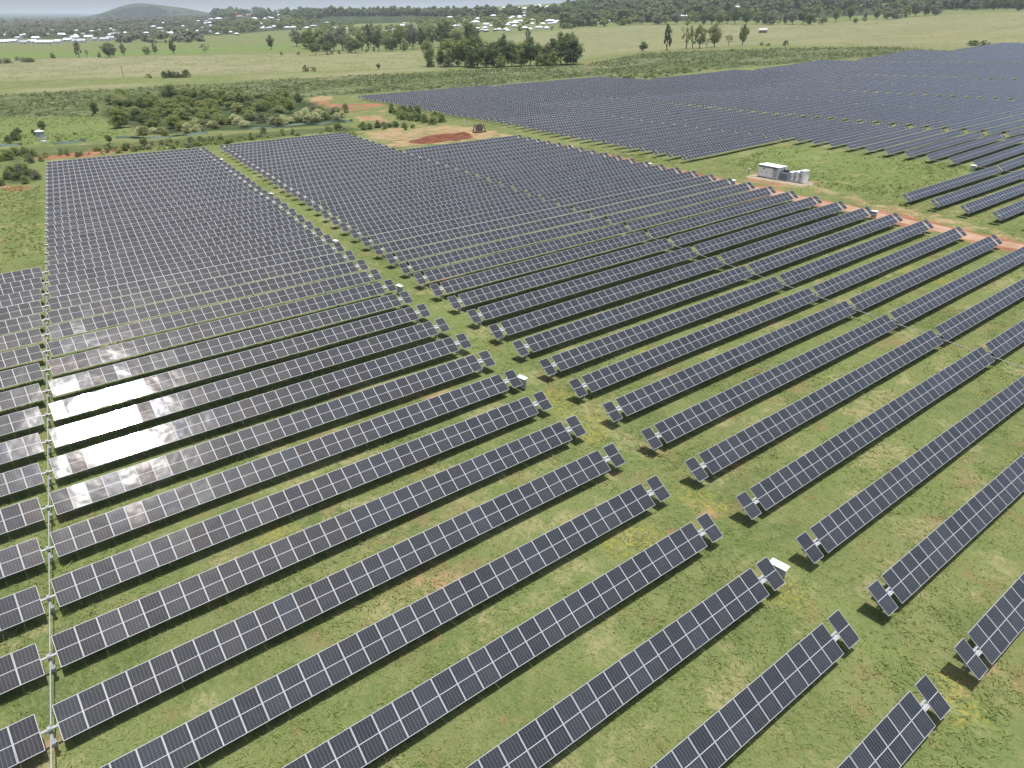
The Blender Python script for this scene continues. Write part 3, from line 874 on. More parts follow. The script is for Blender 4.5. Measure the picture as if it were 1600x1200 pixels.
for u, v, h_, lb in ((725.5, 194.5, 7, 'thin white marker post in the grass behind the old cable reel'), (1170, 271, 8, 'short marker post with white cap left of the white container')):
    q, up = pix_s(u, v)
    r = empty('marker_post', W(q)); tag(r, lb, 'post', 'marker posts')
    hh = h_ * up * S
    mb = MB(); mb.box((0, 0, hh * .45), (.16, .16, hh * .9 + .2)); mb.build('post', M_TIMBER if u > 1000 else M_WHITE, r)
    mb = MB(); mb.box((0, 0, hh * .93), (.34, .34, hh * .2), taper=.7); mb.build('cap', M_WHITE, r)

# ---------------------------------------------------------------- shade-cloth fences by the scrub
def fence(pts_px, h, label):
    h = h * .58
    P = [pix(u, v) for u, v in pts_px]
    Q = []
    for a_, b_ in zip(P[:-1], P[1:]):
        n = max(2, int(np.linalg.norm(b_ - a_) / 1.5))
        for i in range(n): Q.append(a_ + (b_ - a_) * i / n)
    Q.append(P[-1])
    root = empty('screen_fence', W((Q[0][0], Q[0][1], zg(Q[0][0], Q[0][1])[0])))
    tag(root, label, 'fence', 'sagging screen fences by the scrub')
    o = np.array(root.location)
    mb = MB()
    top = []; bot = []
    for i, q_ in enumerate(Q):
        z = zg(q_[0], q_[1])[0]
        sag = h * (.14 * math.sin(i * 1.7) + .2 * math.sin(i * .43) - .3)
        off = .3 * math.sin(i * .9)
        top.append(np.array([q_[0] + off * .3, q_[1] + off, z + h + sag]) * S - o)
        bot.append(np.array([q_[0], q_[1] - .25, z - .05]) * S - o)
    n = len(Q)
    V = top + bot + [t_ + np.array([0, .04, 0]) for t_ in top] + [t_ + np.array([0, .04, 0]) for t_ in bot]
    F = []
    for i in range(n - 1):
        F += [(i, n + i, n + i + 1, i + 1), (2*n + i, 2*n + i + 1, 3*n + i + 1, 3*n + i), (i, i + 1, 2*n + i + 1, 2*n + i)]
    mb.add(V, F); mb.build('shade_cloth', M_TEAL, root)
    for i in range(0, n, 2):
        mb = MB(); b_ = bot[i]; mb.tube((b_[0], b_[1] + .3, b_[2] - .2), (b_[0], b_[1] + .3, b_[2] + h * S + .35), .05, n=6); mb.build('post', M_TIMBER, root)
fence([(182,216),(215,217),(250,216),(285,212),(325,209)], 1.25, 'teal shade-cloth fence sagging in front of the pale flowering shrubs')
fence([(390,202),(420,201),(450,197),(475,194),(498,195),(515,192),(530,189.5)], 1.0, 'teal shade-cloth fence snaking to the right below the thicket')
fence([(528,191),(540,192),(551,191)], 1.9, 'short dark stretch of shade-cloth fence at the red earth corner')
fence([(510,177),(522,181),(535,184)], 1.2, 'dark shade-cloth fence beside the red earth track')
fence([(-14,231),(10,229),(35,227)], 1.3, 'dark shade-cloth fence at the left edge below the small trees')
fence([(85,226.5),(110,224),(134,221)], 1.4, 'dark shade-cloth fence right of the white-topped tank')

# ---------------------------------------------------------------- tank at the left
q, up = pix_s(64.5, 216.5)
r = empty('water_tank', W(q)); k_ = up * S
tag(r, 'squat pale water tank with white roof in the pasture at the left', 'tank')
mb = MB(); mb.tube((0, 0, -.1), (0, 0, 11 * k_), 6.3 * k_, 6.0 * k_, 20); mb.build('shell', M_TANK, r)
mb = MB(); mb.tube((0, 0, 11 * k_), (0, 0, 13 * k_), 6.7 * k_, 1.2 * k_, 20); mb.build('roof', M_WHITE, r)
mb = MB(); mb.box((0, 0, .1), (13.4 * k_, 13.4 * k_, .3)); mb.build('base', M_CONC, r)
q, up = pix_s(69, 223)
r = empty('water_trough', W(q), .3); k_ = up * S
tag(r, 'small white trough lying in the grass below the tank', 'trough')
mb = MB(); mb.box((0, 0, .3), (7 * k_, 1.2, .6), taper=1.08); mb.build('body', M_WHITE, r)
mb = MB(); mb.box((0, 0, .58), (6 * k_, .85, .08)); mb.build('water', M_GREY, r)

# ---------------------------------------------------------------- vegetation
def leaf_material(name, dark, light, tint):
    t = NT(name)
    g = t.node('ShaderNodeNewGeometry')
    oi = t.node('ShaderNodeObjectInfo').outputs['Random']
    co = t.node('ShaderNodeTexCoord').outputs['Object']
    cl_ = t.noise(co, 0.55, 3)
    c = t.mix(t.ramp(t.math('ADD', t.math('MULTIPLY', cl_, .7), t.math('MULTIPLY', g.outputs['Random Per Island'], .3)), .3, .7), dark, light)
    c = t.mix(t.math('MULTIPLY', oi, .55), c, tint)
    t.l.new(c, t.b.inputs['Base Color'])
    t.b.inputs['Roughness'].default_value = .75; t.b.inputs['Specular IOR Level'].default_value = .2
    tr = t.node('ShaderNodeBsdfTranslucent'); t.l.new(c, tr.inputs['Color'])
    mx = t.node('ShaderNodeAddShader')      # leaves let through about as much as they reflect
    t.l.new(t.b.outputs[0], mx.inputs[0]); t.l.new(tr.outputs[0], mx.inputs[1])
    t.l.new(mx.outputs[0], t.n['Material Output'].inputs['Surface'])
    return t.mat
LF = {'dark': leaf_material('leaf_dark', (.040, .056, .020), (.090, .112, .038), (.072, .094, .040)),
      'mid': leaf_material('leaf_olive', (.070, .094, .026), (.150, .172, .052), (.120, .130, .046)),
      'light': leaf_material('leaf_light', (.098, .118, .042), (.190, .206, .080), (.155, .152, .070)),
      'pale': leaf_material('leaf_pale_flowering', (.150, .165, .080), (.340, .340, .205), (.260, .260, .150)),
      'deep': leaf_material('leaf_deep', (.018, .028, .014), (.040, .054, .026), (.030, .042, .022)),
      'grey': leaf_material('leaf_grey', (.078, .088, .052), (.150, .158, .098), (.128, .124, .086))}
M_BARK = plain('bark', (.13, .10, .075), .9, 0, .25, 2)
def crown_tris(shape, nb, nl, leaf, seed, gap=0.0):
    """leaf-clump triangles of a crown of unit height and unit width; shape: list of (z, radius)"""
    g = np.random.default_rng(seed)
    zz = np.array([a for a, _ in shape]); rr = np.array([b for _, b in shape])
    C_ = []
    while len(C_) < nb:
        z = g.uniform(zz[0], zz[-1]); rm = np.interp(z, zz, rr)
        if g.random() > (rm / rr.max()) ** 1.2 + .12: continue
        a_ = g.uniform(0, 2 * np.pi); d = rm * math.sqrt(g.random()) * (.92 if gap == 0 else 1.0)
        C_.append((d * math.cos(a_), d * math.sin(a_), z, g.uniform(.10, .20) * (1 - .35 * gap)))
    C_ = np.array(C_)
    n = nb * nl
    b_ = np.repeat(np.arange(nb), nl)
    d = g.normal(size=(n, 3)); d /= np.linalg.norm(d, axis=1)[:, None]
    c = C_[b_, :3] + d * (C_[b_, 3] * g.uniform(.55, 1.05, n))[:, None] * np.array([1, 1, .75])
    d = d + np.array([0, 0, .75]); d /= np.linalg.norm(d, axis=1)[:, None]
    t1 = g.normal(size=(n, 3)); t1 -= d * (t1 * d).sum(1)[:, None] * .8; t1 /= np.linalg.norm(t1, axis=1)[:, None]
    t2 = np.cross(d + .35 * g.normal(size=(n, 3)), t1); t2 /= np.linalg.norm(t2, axis=1)[:, None]
    s = leaf * g.uniform(.6, 1.4, n)[:, None]
    V = np.stack([c - t1 * s, c + t1 * s * .6 + t2 * s * .8, c + t1 * s * .5 - t2 * s * .8], 1)
    return V.reshape(-1, 3), C_
SHAPES = {'round': [(.12, .22), (.3, .45), (.55, .5), (.8, .38), (.95, .12)],
          'tall': [(.22, .16), (.4, .40), (.65, .5), (.85, .36), (.97, .1)],
          'slim': [(.18, .30), (.4, .5), (.6, .42), (.8, .36), (.97, .12)],
          'cone': [(.08, .5), (.3, .48), (.55, .36), (.8, .2), (.97, .05)],
          'spread': [(.34, .30), (.5, .48), (.68, .5), (.85, .34), (.95, .12)],
          'bush': [(.02, .42), (.25, .5), (.5, .46), (.75, .32), (.95, .1)],
          'sparse': [(.25, .2), (.5, .46), (.75, .5), (.95, .2)]}
CROWNS = {}; TRUNKS = {}
def crown_mesh(kind, leafk, var, hi):
    key = (kind, leafk, var, hi)
    if key not in CROWNS:
        nb, nl, lf = ((54, 70, .028) if hi else (28, 32, .048))
        if kind == 'sparse': nb, nl = nb // 2, int(nl * .6)
        V, _ = crown_tris(SHAPES[kind], nb, nl, lf, hash((kind, var)) % 9973 if False else (len(kind) * 101 + var * 17 + ord(kind[0])), 1.0 if kind in ('sparse', 'slim') else 0.0)
        CROWNS[key] = tri_mesh('crown', V, LF[leafk])
    return CROWNS[key]
def trunk_mesh(kind, var):
    key = (kind, var)
    if key not in TRUNKS:
        g = np.random.default_rng(var + 50)
        mb = MB()
        top = .62 if kind != 'bush' else .4
        r0 = .028 if kind != 'bush' else .05
        p0 = np.array([0, 0, -.04]); p1 = np.array([g.normal(0, .03), g.normal(0, .03), top * .5]); p2 = np.array([g.normal(0, .05), g.normal(0, .05), top])
        mb.tube(p0, p1, r0, r0 * .75, 7); mb.tube(p1, p2, r0 * .75, r0 * .45, 7)
        for k in range(4):
            a_ = k * 1.6 + g.random(); s_ = p1 + (p2 - p1) * g.uniform(.0, .8)
            mb.tube(s_, s_ + np.array([math.cos(a_) * .28, math.sin(a_) * .28, g.uniform(.14, .26)]), r0 * .45, r0 * .15, 5)
        TRUNKS[key] = mb.mesh('trunk', [M_BARK])
    return TRUNKS[key]
_tv = [0]
def tree(u, v, h, w, kind, leafk, label, group=None, cat='tree', name='tree', at=None, hi=None):
    """u, v: sighting of the foot; h, w: height and width in pixels of the sighting (or metres when at is given)"""
    if at is None:
        q, up = pix_s(u, v); H, Wd = h * up * S, w * up * S
        hi = (h > 16) if hi is None else hi
    else:
        q, H, Wd = at, h, w
    _tv[0] += 1
    var = _tv[0] % 4
    o = empty(name, W((q[0], q[1], zg(q[0], q[1])[0])), random.uniform(0, 6.28))
    tag(o, label, cat, group)
    link('trunk', trunk_mesh(kind, var), o, scale=(H * .9, H * .9, H))
    link('crown', crown_mesh(kind, leafk, var, bool(hi)), o, scale=(Wd, Wd, H))
    return o
# lone trees across the fields, left to right
LONE = [(124,90,25,10,'slim','grey','slender grey tree, tallest of the loose row in the left fields'),
 (137,90,12,6,'sparse','grey','thin pale sapling right of the slender grey tree'),
 (156,90,9,7,'bush','mid','small shrub tight left of the broad dark field tree'),
 (171,89.5,21,25,'round','dark','broad dark tree in the green field, leaning left'),
 (194,87,18,10,'slim','grey','narrow grey-green tree right of the broad dark field tree'),
 (230,85.5,12,13,'round','mid','round olive tree, first of the pair in the left green field'),
 (243,84,15,10,'slim','grey','narrow grey tree, second of the pair in the left green field'),
 (271,84,18,11,'tall','dark','dark upright tree alone in the left green field'),
 (321,82.5,13,17,'sparse','grey','bare-looking sparse grey tree at the edge of the green crop'),
 (424,77.5,20,12,'tall','dark','dark upright tree alone before the tree belt'),
 (83,91,9,8,'bush','dark','small dark bush in the far left green strip'),
 (232,122,7,11,'bush','mid','low bush left of the bush group in the pale field'),
 (478,111.5,9,12,'bush','dark','dark round bush, left of two in the pale field'),
 (490,111.5,8,10,'bush','light','light green bush, right of two in the pale field'),
 (592,108.5,9,8,'tall','dark','small dark tree alone in the pale field'),
 (1005,80,14,14,'round','dark','dark ball-shaped tree alone on the right pasture'),
 (1042,79,38,13,'slim','dark','tall thin ragged tree left of the pale tree group'),
 (1138,72,17,12,'sparse','grey','bare twiggy tree in the right pasture'),
 (1160,70.5,29,17,'tall','mid','egg-shaped tree standing right of the pale tree group'),
 (1228,71,8,10,'bush','dark','dark shrub on the grass strip right of the egg-shaped tree'),
 (1190,71,5,9,'bush','dark','low dark shrub below the small shed'),
 (1200,72,5,9,'bush','mid','low scrubby shrub between shed and dark shrub'),
 (671,104,40,23,'tall','light','tall light-green tree at the left end of the dense clump'),
 (826,84,36,14,'slim','grey','tall grey treetop rising above the middle of the dense clump'),
 (895,84,32,9,'sparse','grey','bare grey treetop poking above the right end of the dense clump'),
 (886,101,44,50,'round','dark','huge round dark fig tree at the right end of the dense clump'),
 (150,178,20,14,'round','dark','dark bush standing at the left end of the thicket'),
 (268,158,25,26,'round','dark','dark domed tree rising from the back of the thicket'),
 (188,200,30,34,'round','mid','large rounded shrub at the left front of the thicket'),
 (67,203,14,13,'round','dark','small round tree behind the white-topped tank'),
 (54,212,11,9,'round','dark','dark shrub against the left side of the tank'),
 (30,213,13,12,'spread','dark','small flat-topped tree left of the tank, upper of three'),
 (26,220,15,17,'round','dark','small round tree left of the tank, middle of three'),
 (15,226,14,12,'round','dark','small dark tree left of the tank, lowest of three'),
 (93,221,12,12,'sparse','grey','wispy grey shrub right of the tank'),
 (116,211,4,6,'bush','dark','tiny dark bush alone in the lime pasture'),
 (171,224,13,11,'tall','dark','dark narrow bush left of the teal fence'),
 (226,229,14,13,'round','dark','dark bush in front of the teal fence'),
 (1072,77,41,20,'sparse','light','tallest of the pale open trees on the right pasture'),
 (1082,76,30,15,'sparse','light','slight pale tree right of the tallest pale open tree'),
 (1093,75.5,34,19,'tall','light','pale leafy tree in the middle of the right pasture group'),
 (1104,75,15,9,'sparse','grey','thin leafless sapling in the right pasture group'),
 (1116,73.5,33,25,'tall','light','broad pale tree at the right end of the pasture group'),
 (1520,71,8,22,'bush','dark','low broad dark shrub by the far solar edge, left of two'),
 (1537,71,7,18,'bush','dark','low broad dark shrub by the far solar edge, right of two')]
for u, v, h, w, k, lf, lb in LONE:
    bush = k == 'bush' or 'bush' in lb or 'shrub' in lb
    tree(u, v, h, w, k, lf, lb, None, 'shrub' if bush else 'tree', 'shrub' if bush else 'tree', hi=True if h > 11 else False)
for u, v, h, w in ((258,122,11,12),(266,121.5,12,11),(273,121.5,10,10),(279,121.5,9,9),(291,121,12,15)):
    tree(u, v, h, w, 'bush', 'dark', 'dark round bush in the small group on the pale field', 'bushes grouped in the pale field', 'shrub', 'shrub', hi=True)
# the dense clump
for u, v, h, w, k, lf in ((673,105,15,14,'bush','dark'),(688,104,22,18,'round','mid'),(702,104,40,34,'tall','mid'),(716,104,30,22,'round','mid'),(726,104,42,32,'tall','mid'),
  (746,106,46,38,'round','dark'),(760,105,30,26,'round','mid'),(772,105,36,28,'round','dark'),(788,104,44,30,'tall','dark'),(800,104,36,30,'round','dark'),(815,103,34,30,'round','mid'),
  (828,103,40,26,'tall','dark'),(840,102,34,26,'round','mid'),(855,102,30,26,'round','dark'),(866,101,38,26,'tall','dark'),(876,100,44,22,'tall','dark'),(896,101,34,26,'round','dark'),
  (734,105,22,20,'bush','light'),(782,106,20,22,'bush','mid'),(846,103,20,22,'bush','mid'),(700,105,16,18,'bush','grey'),(865,103,22,24,'bush','mid')):
    tree(u, v, h, w, k, lf, 'leafy tree massed in the dense clump behind the solar rows', 'trees of the dense clump', hi=True)
# the tree belt
for u, v, h, w, k, lf in ((464,73,25,20,'tall','grey'),(478,76,24,18,'round','mid'),(488,77,30,28,'tall','mid'),(505,80,30,26,'tall','mid'),(493,86,17,22,'spread','dark'),(512,85,18,20,'spread','dark'),
  (522,80,32,24,'tall','grey'),(536,79,34,26,'tall','grey'),(548,82,24,22,'round','mid'),(556,83,20,26,'spread','dark'),(566,79,30,18,'tall','mid'),(576,78,36,14,'slim','dark'),(592,80,30,16,'tall','dark'),
  (604,78,22,16,'round','mid'),(613,80,22,24,'round','dark'),(626,77,34,30,'tall','mid'),(632,80,18,14,'round','light'),(645,77,36,24,'tall','grey'),(658,75,28,20,'tall','dark'),(672,70,24,20,'round','dark'),
  (690,74,34,26,'tall','dark'),(700,73,36,22,'tall','dark'),(716,74,30,30,'round','light'),(734,72,32,22,'tall','dark'),(742,70,26,18,'tall','dark'),(640,72,30,30,'tall','grey'),(585,74,28,22,'tall','grey'),(660,68,26,26,'round','mid')):
    tree(u, v, h, w, k, lf, 'tree in the long belt between pale field and town', 'trees of the belt before the town', hi=True)
for u, v in ((512,86),(519,85),(530,84),(574,82),(584,80),(467,86),(440,86)):
    tree(u, v, 6, 6, 'bush', 'mid', 'tiny bush on the pale field edge below the tree belt', 'bushes below the tree belt', 'shrub', 'shrub', hi=False)
# park trees on the right hillside
for u, v, h, w, k, lf in ((1003,38,12,12,'round','grey'),(1028,38,16,20,'round','grey'),(1040,38,14,16,'round','mid'),(1057,38,17,16,'tall','grey'),(1075,36,14,14,'tall','mid'),(1087,36,15,12,'round','mid'),(1100,38,20,18,'round','dark'),
  (1112,38,18,14,'tall','dark'),(1124,38,20,20,'round','mid'),(1136,37,18,14,'tall','dark'),(1148,38,24,18,'tall','dark'),(1166,38,20,18,'tall','dark'),(1182,38,18,14,'round','mid'),(1196,38,18,16,'round','dark'),
  (1206,39,21,20,'round','grey'),(1217,38,14,8,'slim','mid'),(1226,38,16,8,'cone','dark'),(1238,38.5,22,20,'tall','grey'),(1254,38,22,18,'tall','dark'),(1266,39,18,22,'round','dark'),(1284,39,14,16,'round','mid'),(1223,22,9,6,'cone','dark'),
  (1276,26,16,14,'round','mid'),(1268,24,14,12,'tall','mid'),(1293,24,10,12,'round','mid'),(1306,34,20,12,'tall','mid'),(1319,25,8,8,'cone','dark'),(1328,31,20,14,'tall','dark'),(1336,37,9,10,'round','dark'),
  (1344,23,12,10,'tall','dark'),(1351,33,13,9,'cone','dark'),(1369,30,16,14,'tall','mid'),(1386,31,18,18,'round','grey'),(1400,30,16,20,'round','grey'),(1414,28,18,16,'round','mid'),(1430,26,24,22,'tall','grey'),(1446,25,20,16,'round','dark'),
  (1462,24,20,18,'round','grey'),(1480,14,13,12,'round','dark'),(1494,16,16,12,'tall','dark'),(1508,16,10,9,'cone','dark'),(1522,16,18,20,'round','grey'),(1540,15,14,14,'round','dark'),(1552,17,18,14,'tall','dark'),(1572,16,18,16,'tall','dark'),(1592,17,18,16,'round','dark')):
    tree(u, v, h, w, k, lf, 'tree standing along the top of the right-hand pasture', 'trees along the top of the right pasture', hi=h > 15)
# thicket behind the left blocks
def inpoly_pts(P, n, seed):
    g = np.random.default_rng(seed); P = np.array(P, float); out = []
    while len(out) < n:
        q_ = P.min(0) + (P.max(0) - P.min(0)) * g.random(2)
        if inside(P, np.array([q_[0]]), np.array([q_[1]]))[0]: out.append(q_)
    return sorted(map(tuple, out), key=lambda t_: t_[1])
g = np.random.default_rng(3)
for u, v in inpoly_pts([(170,188),(172,160),(300,150),(420,152),(470,160),(470,178),(420,192),(330,198),(240,204),(215,192)], 120, 5):
    tree(u, v, g.uniform(10, 20), g.uniform(15, 27), random.choice(['round', 'bush', 'round', 'tall']), random.choice(['mid', 'mid', 'mid', 'dark', 'light']), 'bushy green wattle in the thicket behind the left solar blocks', 'shrubs of the thicket', 'shrub', 'shrub', hi=True)
for u, v in inpoly_pts([(205,212),(260,202),(330,196),(400,190),(480,180),(535,172),(545,180),(520,190),(440,196),(390,198),(330,206),(250,214)], 52, 6):
    tree(u, v, g.uniform(9, 16), g.uniform(12, 21), random.choice(['bush', 'round']), random.choice(['pale', 'pale', 'pale', 'light', 'mid', 'grey']), 'pale flowering shrub along the front of the thicket', 'flowering shrubs before the thicket', 'shrub', 'shrub', hi=True)
for u, v in inpoly_pts([(60,242),(120,232),(230,227),(340,217),(450,204),(545,198),(640,196),(640,203),(560,205),(520,206),(330,229),(230,236),(120,247),(64,254)], 66, 8):
    tree(u, v, g.uniform(5, 12), g.uniform(8, 15), 'bush', random.choice(['mid', 'dark', 'light', 'grey', 'mid']), 'low scrub bush on the strip behind the left solar blocks', 'scrub bushes behind the left blocks', 'shrub', 'shrub', hi=False)
for u, v in inpoly_pts([(-6,245),(30,240),(56,245),(58,284),(40,288),(-6,292)], 26, 9):
    tree(u, v, g.uniform(9, 17), g.uniform(11, 18), 'bush', random.choice(['mid', 'dark', 'grey', 'mid']), 'grey-green scrub bush at the left edge of the picture', 'scrub bushes at the left edge', 'shrub', 'shrub', hi=True)
for u, v in inpoly_pts([(600,178),(625,170),(660,176),(692,186),(690,196),(650,192),(610,186)], 24, 10):
    tree(u, v, g.uniform(8, 16), g.uniform(10, 17), 'bush', random.choice(['mid', 'light', 'mid', 'dark']), 'green shrub on the bank left of the far solar block', 'shrubs left of the far block', 'shrub', 'shrub', hi=True)
for u, v in inpoly_pts([(556,196),(585,194),(640,196),(650,201),(600,204),(560,204)], 12, 11):
    tree(u, v, g.uniform(6, 11), g.uniform(9, 13), 'bush', random.choice(['mid', 'dark']), 'green shrub edging the tan clearing', 'shrubs edging the clearing', 'shrub', 'shrub', hi=True)
for u, v in inpoly_pts([(940,122),(985,118),(1060,110),(1110,106),(1110,110),(1030,121),(985,124)], 30, 12):
    tree(u, v, g.uniform(3, 6.5), g.uniform(6, 11), 'bush', random.choice(['light', 'mid', 'light']), 'bright green shrub along the back edge of the far solar rows', 'shrubs along the far solar edge', 'shrub', 'shrub', hi=False)
for u, v in inpoly_pts([(-6,96),(40,94),(60,97),(40,99),(-6,100)], 14, 13):
    tree(u, v, g.uniform(5, 9), g.uniform(8, 14), 'bush', random.choice(['mid', 'dark', 'grey']), 'dark scrub shrub at the far left of the green strip', 'scrub along the far left strip', 'shrub', 'shrub', hi=False)

# weeds and tussocks over the fields
def weeds(outlines, leafk, seed, label):
    g_ = np.random.default_rng(seed); T = []
    proto = [crown_tris([(0, .4), (.3, .5), (.7, .35), (.95, .15)], 3, 5, .22, 700 + i)[0].reshape(-1, 3, 3) for i in range(5)]
    for P_, n, (s0, s1), hk in outlines:
        P = poly(P_); lo, hi_ = P.min(0), P.max(0)
        xy = lo + (hi_ - lo) * g_.random((n * 6, 2))
        xy = xy[inside(P, xy[:, 0], xy[:, 1])]
        d = np.hypot(xy[:, 0] - CU[0], xy[:, 1] - CU[1])
        cl_ = np.sin(xy[:, 0] * .11 + 2 * np.sin(xy[:, 1] * .05)) + np.sin(xy[:, 1] * .09) + 1.2 * g_.standard_normal(len(xy))
        xy = xy[cl_ > -.3][:n]
        z = zg(xy[:, 0], xy[:, 1])
        for (x, y), q_ in zip(xy, z):
            k = g_.uniform(s0, s1); p_ = proto[g_.integers(5)]; a_ = g_.uniform(0, 6.28)
            c_, s_ = math.cos(a_), math.sin(a_)
            R_ = np.array([[c_, s_, 0], [-s_, c_, 0], [0, 0, 1]])
            T.append((p_ @ R_) * np.array([k, k, k * hk]) + np.array([x, y, q_]))
    o = link('weeds', tri_mesh('weeds', np.concatenate(T).reshape(-1, 3) * S, LF[leafk]))
    tag(o, label, 'weeds', kind='stuff')
CROP_PX = [(-60,152),(200,139),(400,127),(560,118),(680,112),(800,106),(905,103),(1000,84),(1200,76),(1400,74),(1470,79),(1380,88),(1270,96),(1100,110),(1020,122),(920,119),(770,133),(560,147),(470,153),(160,152),(150,182),(-60,184)]
weeds([(CROP_PX, 5200, (.7, 2.0), .7)], 'dark', 31, 'dark green weeds dotting the fallow field behind the solar blocks')
weeds([(CROP_PX, 1800, (.7, 1.8), .6), ([(-60,128),(-60,98),(200,88),(560,82),(668,80),(668,104),(480,111),(250,119)], 1500, (.8, 1.8), .4),
       ([(905,90),(770,58),(880,46),(1000,40),(1300,36),(1600,18),(1600,70),(1480,76),(1380,73),(1180,70),(1000,80)], 1000, (.9, 2.0), .35)], 'light', 32, 'pale tussocks scattered over the dry paddocks')
weeds([([(1130,255),(1215,228),(1400,245),(1520,262),(1400,310),(1250,288)], 900, (.35, .8), .5), ([(-10,182),(150,181),(165,195),(205,206),(140,221),(60,226),(-10,228)], 700, (.5, 1.2), .5),
       ([(0,292),(62,292),(66,400),(0,408)], 500, (.3, .7), .5), ([(640,240),(800,214),(1060,252),(1060,262),(800,226)], 500, (.35, .8), .5), ([(180,236),(330,222),(540,203),(560,212),(480,208),(330,228),(120,244)], 500, (.6, 1.6), .6)], 'mid', 33, 'knee-high weeds and tussocks in the grass clearings')

# ---------------------------------------------------------------- the town
WALLS = [plain('wall_cream', (.55, .50, .42), .8), plain('wall_brick', (.30, .17, .12), .85), plain('wall_white', (.68, .68, .66), .8)]
ROOFS = {'white': plain('roof_pale', (.74, .75, .76), .5, 0, .06), 'grey': plain('roof_grey', (.34, .36, .38), .6), 'red': plain('roof_red', (.34, .16, .10), .8)}
M_PANE = plain('window_dark', (.05, .06, .07), .2)
def house_meshes(L, D, H, hip):
    x, y = L / 2, D / 2
    w = MB(); w.box((0, 0, H / 2 - .3), (L, D, H + .6))
    r_ = MB(); o = .6; t = H; rh = D * .22
    e = (x - y * .9) if hip else x + o
    r_.add([(-x-o,-y-o,t),(x+o,-y-o,t),(x+o,y+o,t),(-x-o,y+o,t),(-e,0,t+rh),(e,0,t+rh),(-x-o,-y-o,t-.15),(x+o,-y-o,t-.15),(x+o,y+o,t-.15),(-x-o,y+o,t-.15)],
           [(0,1,5,4),(2,3,4,5),(1,2,5),(3,0,4),(0,6,7,1),(1,7,8,2),(2,8,9,3),(3,9,6,0),(6,9,8,7)])
    wi = MB(); wi.box((0, 0, 0), (L * .14, .08, 1.3))
    return w.mesh('wall', [WALLS[0]]), r_.mesh('roof', [ROOFS['white']]), wi.mesh('window', [M_PANE])
HM = [house_meshes(1.0 * a_, b_, h_, hp) for a_, b_, h_, hp in ((20, 12, 3.2, True), (26, 14, 4.2, False), (16, 11, 3.0, True))]
HOUSES = []
def house(u, v, w, roof, wall, label, group, shed=False):
    HOUSES.append((u, v, w))
    q_, up = pix_s(u, v)
    k = 1 if shed else random.choice((0, 2))
    base = (20, 26, 16)[k]
    s_ = w * up * S / base
    o = empty('shed' if shed else 'house', W((q_[0], q_[1], zg(q_[0], q_[1])[0])), YAW * -1 + random.uniform(-.5, .5))
    tag(o, label, 'shed' if shed else 'house', group)
    for me_, nm, mat in ((HM[k][0], 'wall', WALLS[wall]), (HM[k][1], 'roof', ROOFS[roof])):
        c = link(nm, me_, o, scale=(s_, s_, max(s_, .8)))
        c.material_slots[0].link = 'OBJECT'; c.material_slots[0].material = mat
    if w >= 7:
        for fx in (-.25, .22):
            link('window', HM[k][2], o, (fx * base * s_, -(12, 14, 11)[k] / 2 * s_ - .03, 1.9 * max(s_, .8)), scale=(s_, 1, max(s_, .8)))
for u, v, w in ((8,68,14),(22,67,17),(40,69,16),(52,68,14),(66,69,16),(79,69,14),(92,68,14),(108,65,15),(125,67,18),(139,60,12),(150,64,11),(165,64,14),(175,62,14),(185,56,18),(97,56,10),(30,62,12),(57,62,11),(118,61,12)):
    house(u, v, w, 'white' if (u * 7) % 5 else 'grey', 2, 'long white shed in the left-hand row beyond the green fields', 'white sheds at the left', True)
for u, v, w in ((229,53,8),(240,43,8),(250,46,9),(262,53,9),(272,54,10),(256,37,5),(290,48,7),(310,34,6),(322,35,8),(328,37,8),(330,31,7),(342,31,10),(309,50,5),(329,51,5),(340,55,6),(361,52,5),(370,55,7),
  (398,30,8),(402,31,7),(414,30,6),(421,28,5),(425,29,6),(437,25,9),(410,45.5,6),(420,46,11),(449,44.5,9),(458,44.5,10),(480,45,9),(490,43,11),(511,37,7),(542,72,5),(564,14,6)):
    house(u, v, w, 'white' if (u * 3) % 7 else 'grey', (u % 3), 'white-roofed house among trees on the left half of the town', 'houses in the left half of the town')
for u, v, w in ((628,42,11),(632,38,6),(641,40,9),(656,70,7),(617,48,8),(681,49,7),(703,29,10),(718,52,4),(724,16,9),(731,17,6),(739,17,6),(743,37,13),(760,50,8),(761,40,7),(771,26,9),(780,48,8),(790,48,8),(788,13,8),(797,38,9),(797,30,8),
  (804,38,12),(804,43,9),(813,35,10),(820,46,9),(810,14,9),(820,15,9),(841,11,11),(845,14,13),(857,12,9),(860,35,15),(872,35,12),(842,45,11),(854,46,7),(832,33,5),(801,28,6),(812,29,7),(936,38,7),(950,35,7),(1065,27,10),(1073,27,7),(1000,22,5)):
    house(u, v, w, 'white' if (u * 3) % 8 else 'grey', (u % 3), 'white-roofed house among trees on the right half of the town', 'houses in the right half of the town')
g = np.random.default_rng(77)
for P_, n_h, w0, half in (([(5,50),(180,46),(330,34),(330,52),(185,57),(5,57)], 26, 5, 'left'), ([(380,33),(470,30),(560,42),(640,40),(640,52),(480,50),(385,44)], 9, 5, 'left'), ([(650,44),(690,30),(800,22),(870,18),(900,40),(800,52),(700,56)], 26, 6, 'right')):
    for u, v in inpoly_pts(P_, n_h, int(g.integers(999))):
        house(u, v, g.uniform(w0 * .7, w0 * 1.35), random.choice(['white', 'white', 'grey', 'grey']) , int(g.integers(3)), 'pale-walled house among trees on the %s half of the town' % half, 'further houses in the %s half of the town' % half)
house(375, 28.5, 13, 'red', 0, 'long red-roofed building on the left skyline of the town', None)
house(389, 25.5, 10, 'red', 0, 'smaller terracotta-roofed building right of the long red roof', None)
house(576, 14, 10, 'red', 1, 'red-roofed house showing on the wooded skyline', None)
